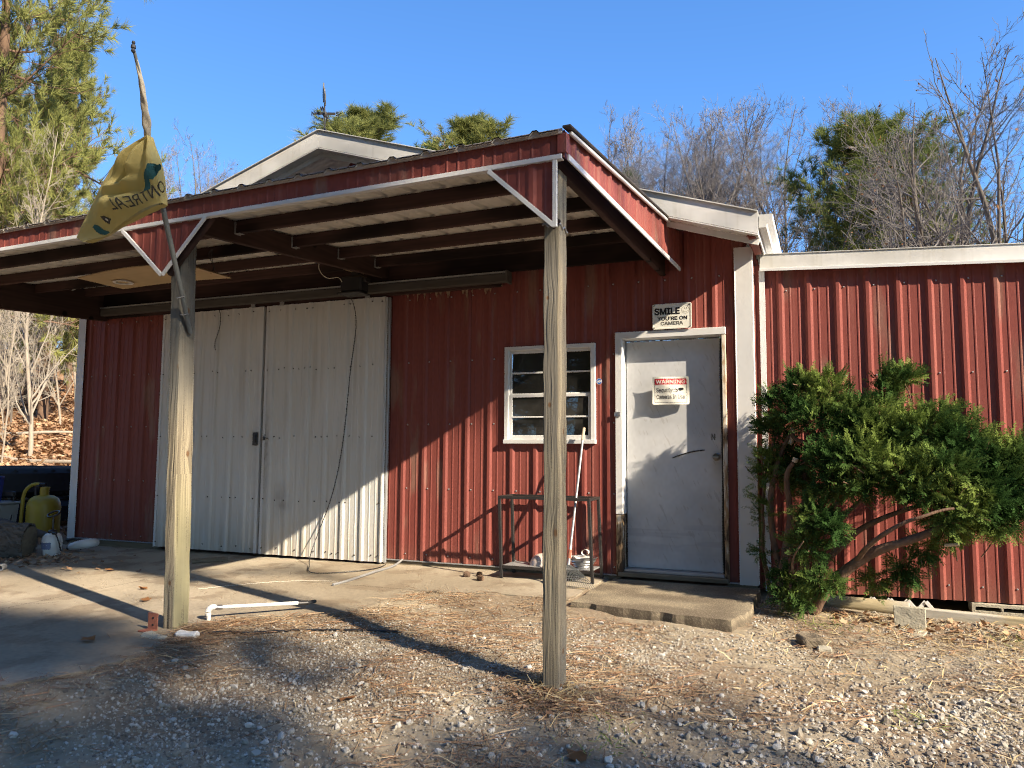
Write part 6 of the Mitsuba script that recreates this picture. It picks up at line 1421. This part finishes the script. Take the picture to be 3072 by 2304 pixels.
def d_green(x, y, sd): return 0.0 * x
strands(10, d_green, .03, .07, .003, [(.16, .20, .05), (.22, .24, .07)], 'green_weeds', 'few green weed tufts in the dry grass', 0.8, clump=[(-0.05, -0.95, .12, 120), (1.15, -0.75, .10, 120), (-0.95, -3.35, .12, 60), (0.35, -2.6, .08, 60)])
# needles and debris blown on the slab
n_ = 2600; x, y = r.uniform(-8.6, -2.2, n_), r.uniform(-4.9, -0.1, n_); sd = slab_signed(x, y)
m = (sd < -0.02) & (r.random(n_) < 0.15 + 0.85 * sstep(.5, .68, F2(x, y, 1.4, 61)) + 0.8 * sstep(-6.8, -8.2, x)); x, y = x[m], y[m]; k = len(x)
az, L = r.uniform(0, 6.28, k), r.uniform(.05, .16, k); p0 = np.stack([x, y, sz(x, y) + .004], 1); p1 = p0 + np.stack([np.cos(az), np.sin(az), 0 * az], 1) * L[:, None]; p1[:, 2] = sz(p1[:, 0], p1[:, 1]) + r.uniform(.003, .012, k)
w = np.stack([-np.sin(az), np.cos(az), 0 * az], 1) * .0014
v = np.stack([p0 - w, p0 + w, p1], 1).reshape(-1, 3)
obj('slab_debris', (v, np.arange(3 * k).reshape(-1, 3)), 'vertex_thin', color=np.repeat(np.array(NEED)[r.integers(0, 4, k)] * .8, 3, 0), kind='stuff', label='loose pine needles blown over the concrete slab', cat='ground cover')
# leaf litter on the slope, and along the foot of the left corner
lv = [dead_leaf(1.0, r) for _ in range(4)]
def litter(x, y, z, lo, hi, key, lab):
    k = len(x); wh = r.integers(0, 4, k); nn = np.stack([r.normal(size=k) * .35, r.normal(size=k) * .35, np.ones(k)], 1); RR = dirs_rot(nn, r.uniform(0, 6.28, k)); s = r.uniform(lo, hi, k)
    pos = np.stack([x, y, z + .015], 1); col = np.array([(.33, .20, .115), (.26, .145, .08), (.42, .29, .18), (.19, .11, .065)])[r.integers(0, 4, k)] * r.uniform(.75, 1.2, (k, 1))
    vs, fs, cs, n0 = [], [], [], 0
    for q_ in range(4):
        mm = wh == q_; v, f = scatter(lv[q_], RR[mm], s[mm], pos[mm]); vs.append(v); fs.append(f + n0); n0 += len(v); cs.append(np.repeat(col[mm], 8, 0))
    obj(key, (np.vstack(vs), np.vstack(fs)), 'vertex_thin', color=np.vstack(cs), kind='stuff', label=lab, cat='leaf litter')
u_, D_ = r.uniform(-60, 240, 14000), 9.5 + 24 * r.random(14000) ** 1.3
xy = np.array([polar(a, b) for a, b in zip(u_, D_)]); m = (xy[:, 0] < -9.0); xy = xy[m]
litter(xy[:, 0], xy[:, 1], gz(xy[:, 0], xy[:, 1], False), .08, .16, 'leaf_litter', 'thick brown leaf litter on the slope in the left woods')
x, y = r.normal(-7.9, .5, 260), r.normal(-1.15, .28, 260); z = np.where(slab_signed(x, y) < 0, sz(x, y), gz(x, y))
litter(x, y, z, .03, .07, 'corner_litter', 'dark leaf scraps gathered in front of the log and sprayer')
x, y = r.normal(-1.38, .13, 60), r.normal(-3.0, .09, 60); litter(x, y, gz(x, y), .025, .05, 'post_litter', 'crumpled brown leaves at the foot of the right post')
x, y = r.uniform(0.0, 2.2, 420), -0.30 - np.abs(r.normal(0, .35, 420)); litter(x, y, gz(x, y), .025, .06, 'shed_litter', 'brown leaf scraps along the timbers below the shed')
# fallen limbs on the slope
for k_, (u, D, L, a, lab) in enumerate(((30, 15.5, 3.4, 0.3, 'pale fallen limb lying level on the slope at the left'), (120, 17, 2.6, -0.2, 'fallen limb on the slope beside the corner trim'), (60, 21, 3.5, 0.5, 'long fallen limb higher on the leafy slope'))):
    x, y = polar(u, D); t = thing('fallen_limb', lab, 'branch')
    xs = np.linspace(-L / 2, L / 2, 14); px, py = x + xs * math.cos(a + .4), y + xs * math.sin(a + .4)
    scene[t] = mikit.ply(tube(np.stack([px, py, gz(px, py, False) + .06 + .05 * np.sin(xs * 2)], 1), np.linspace(.06, .02, 14), 8), 'pale_bark', smooth=True)
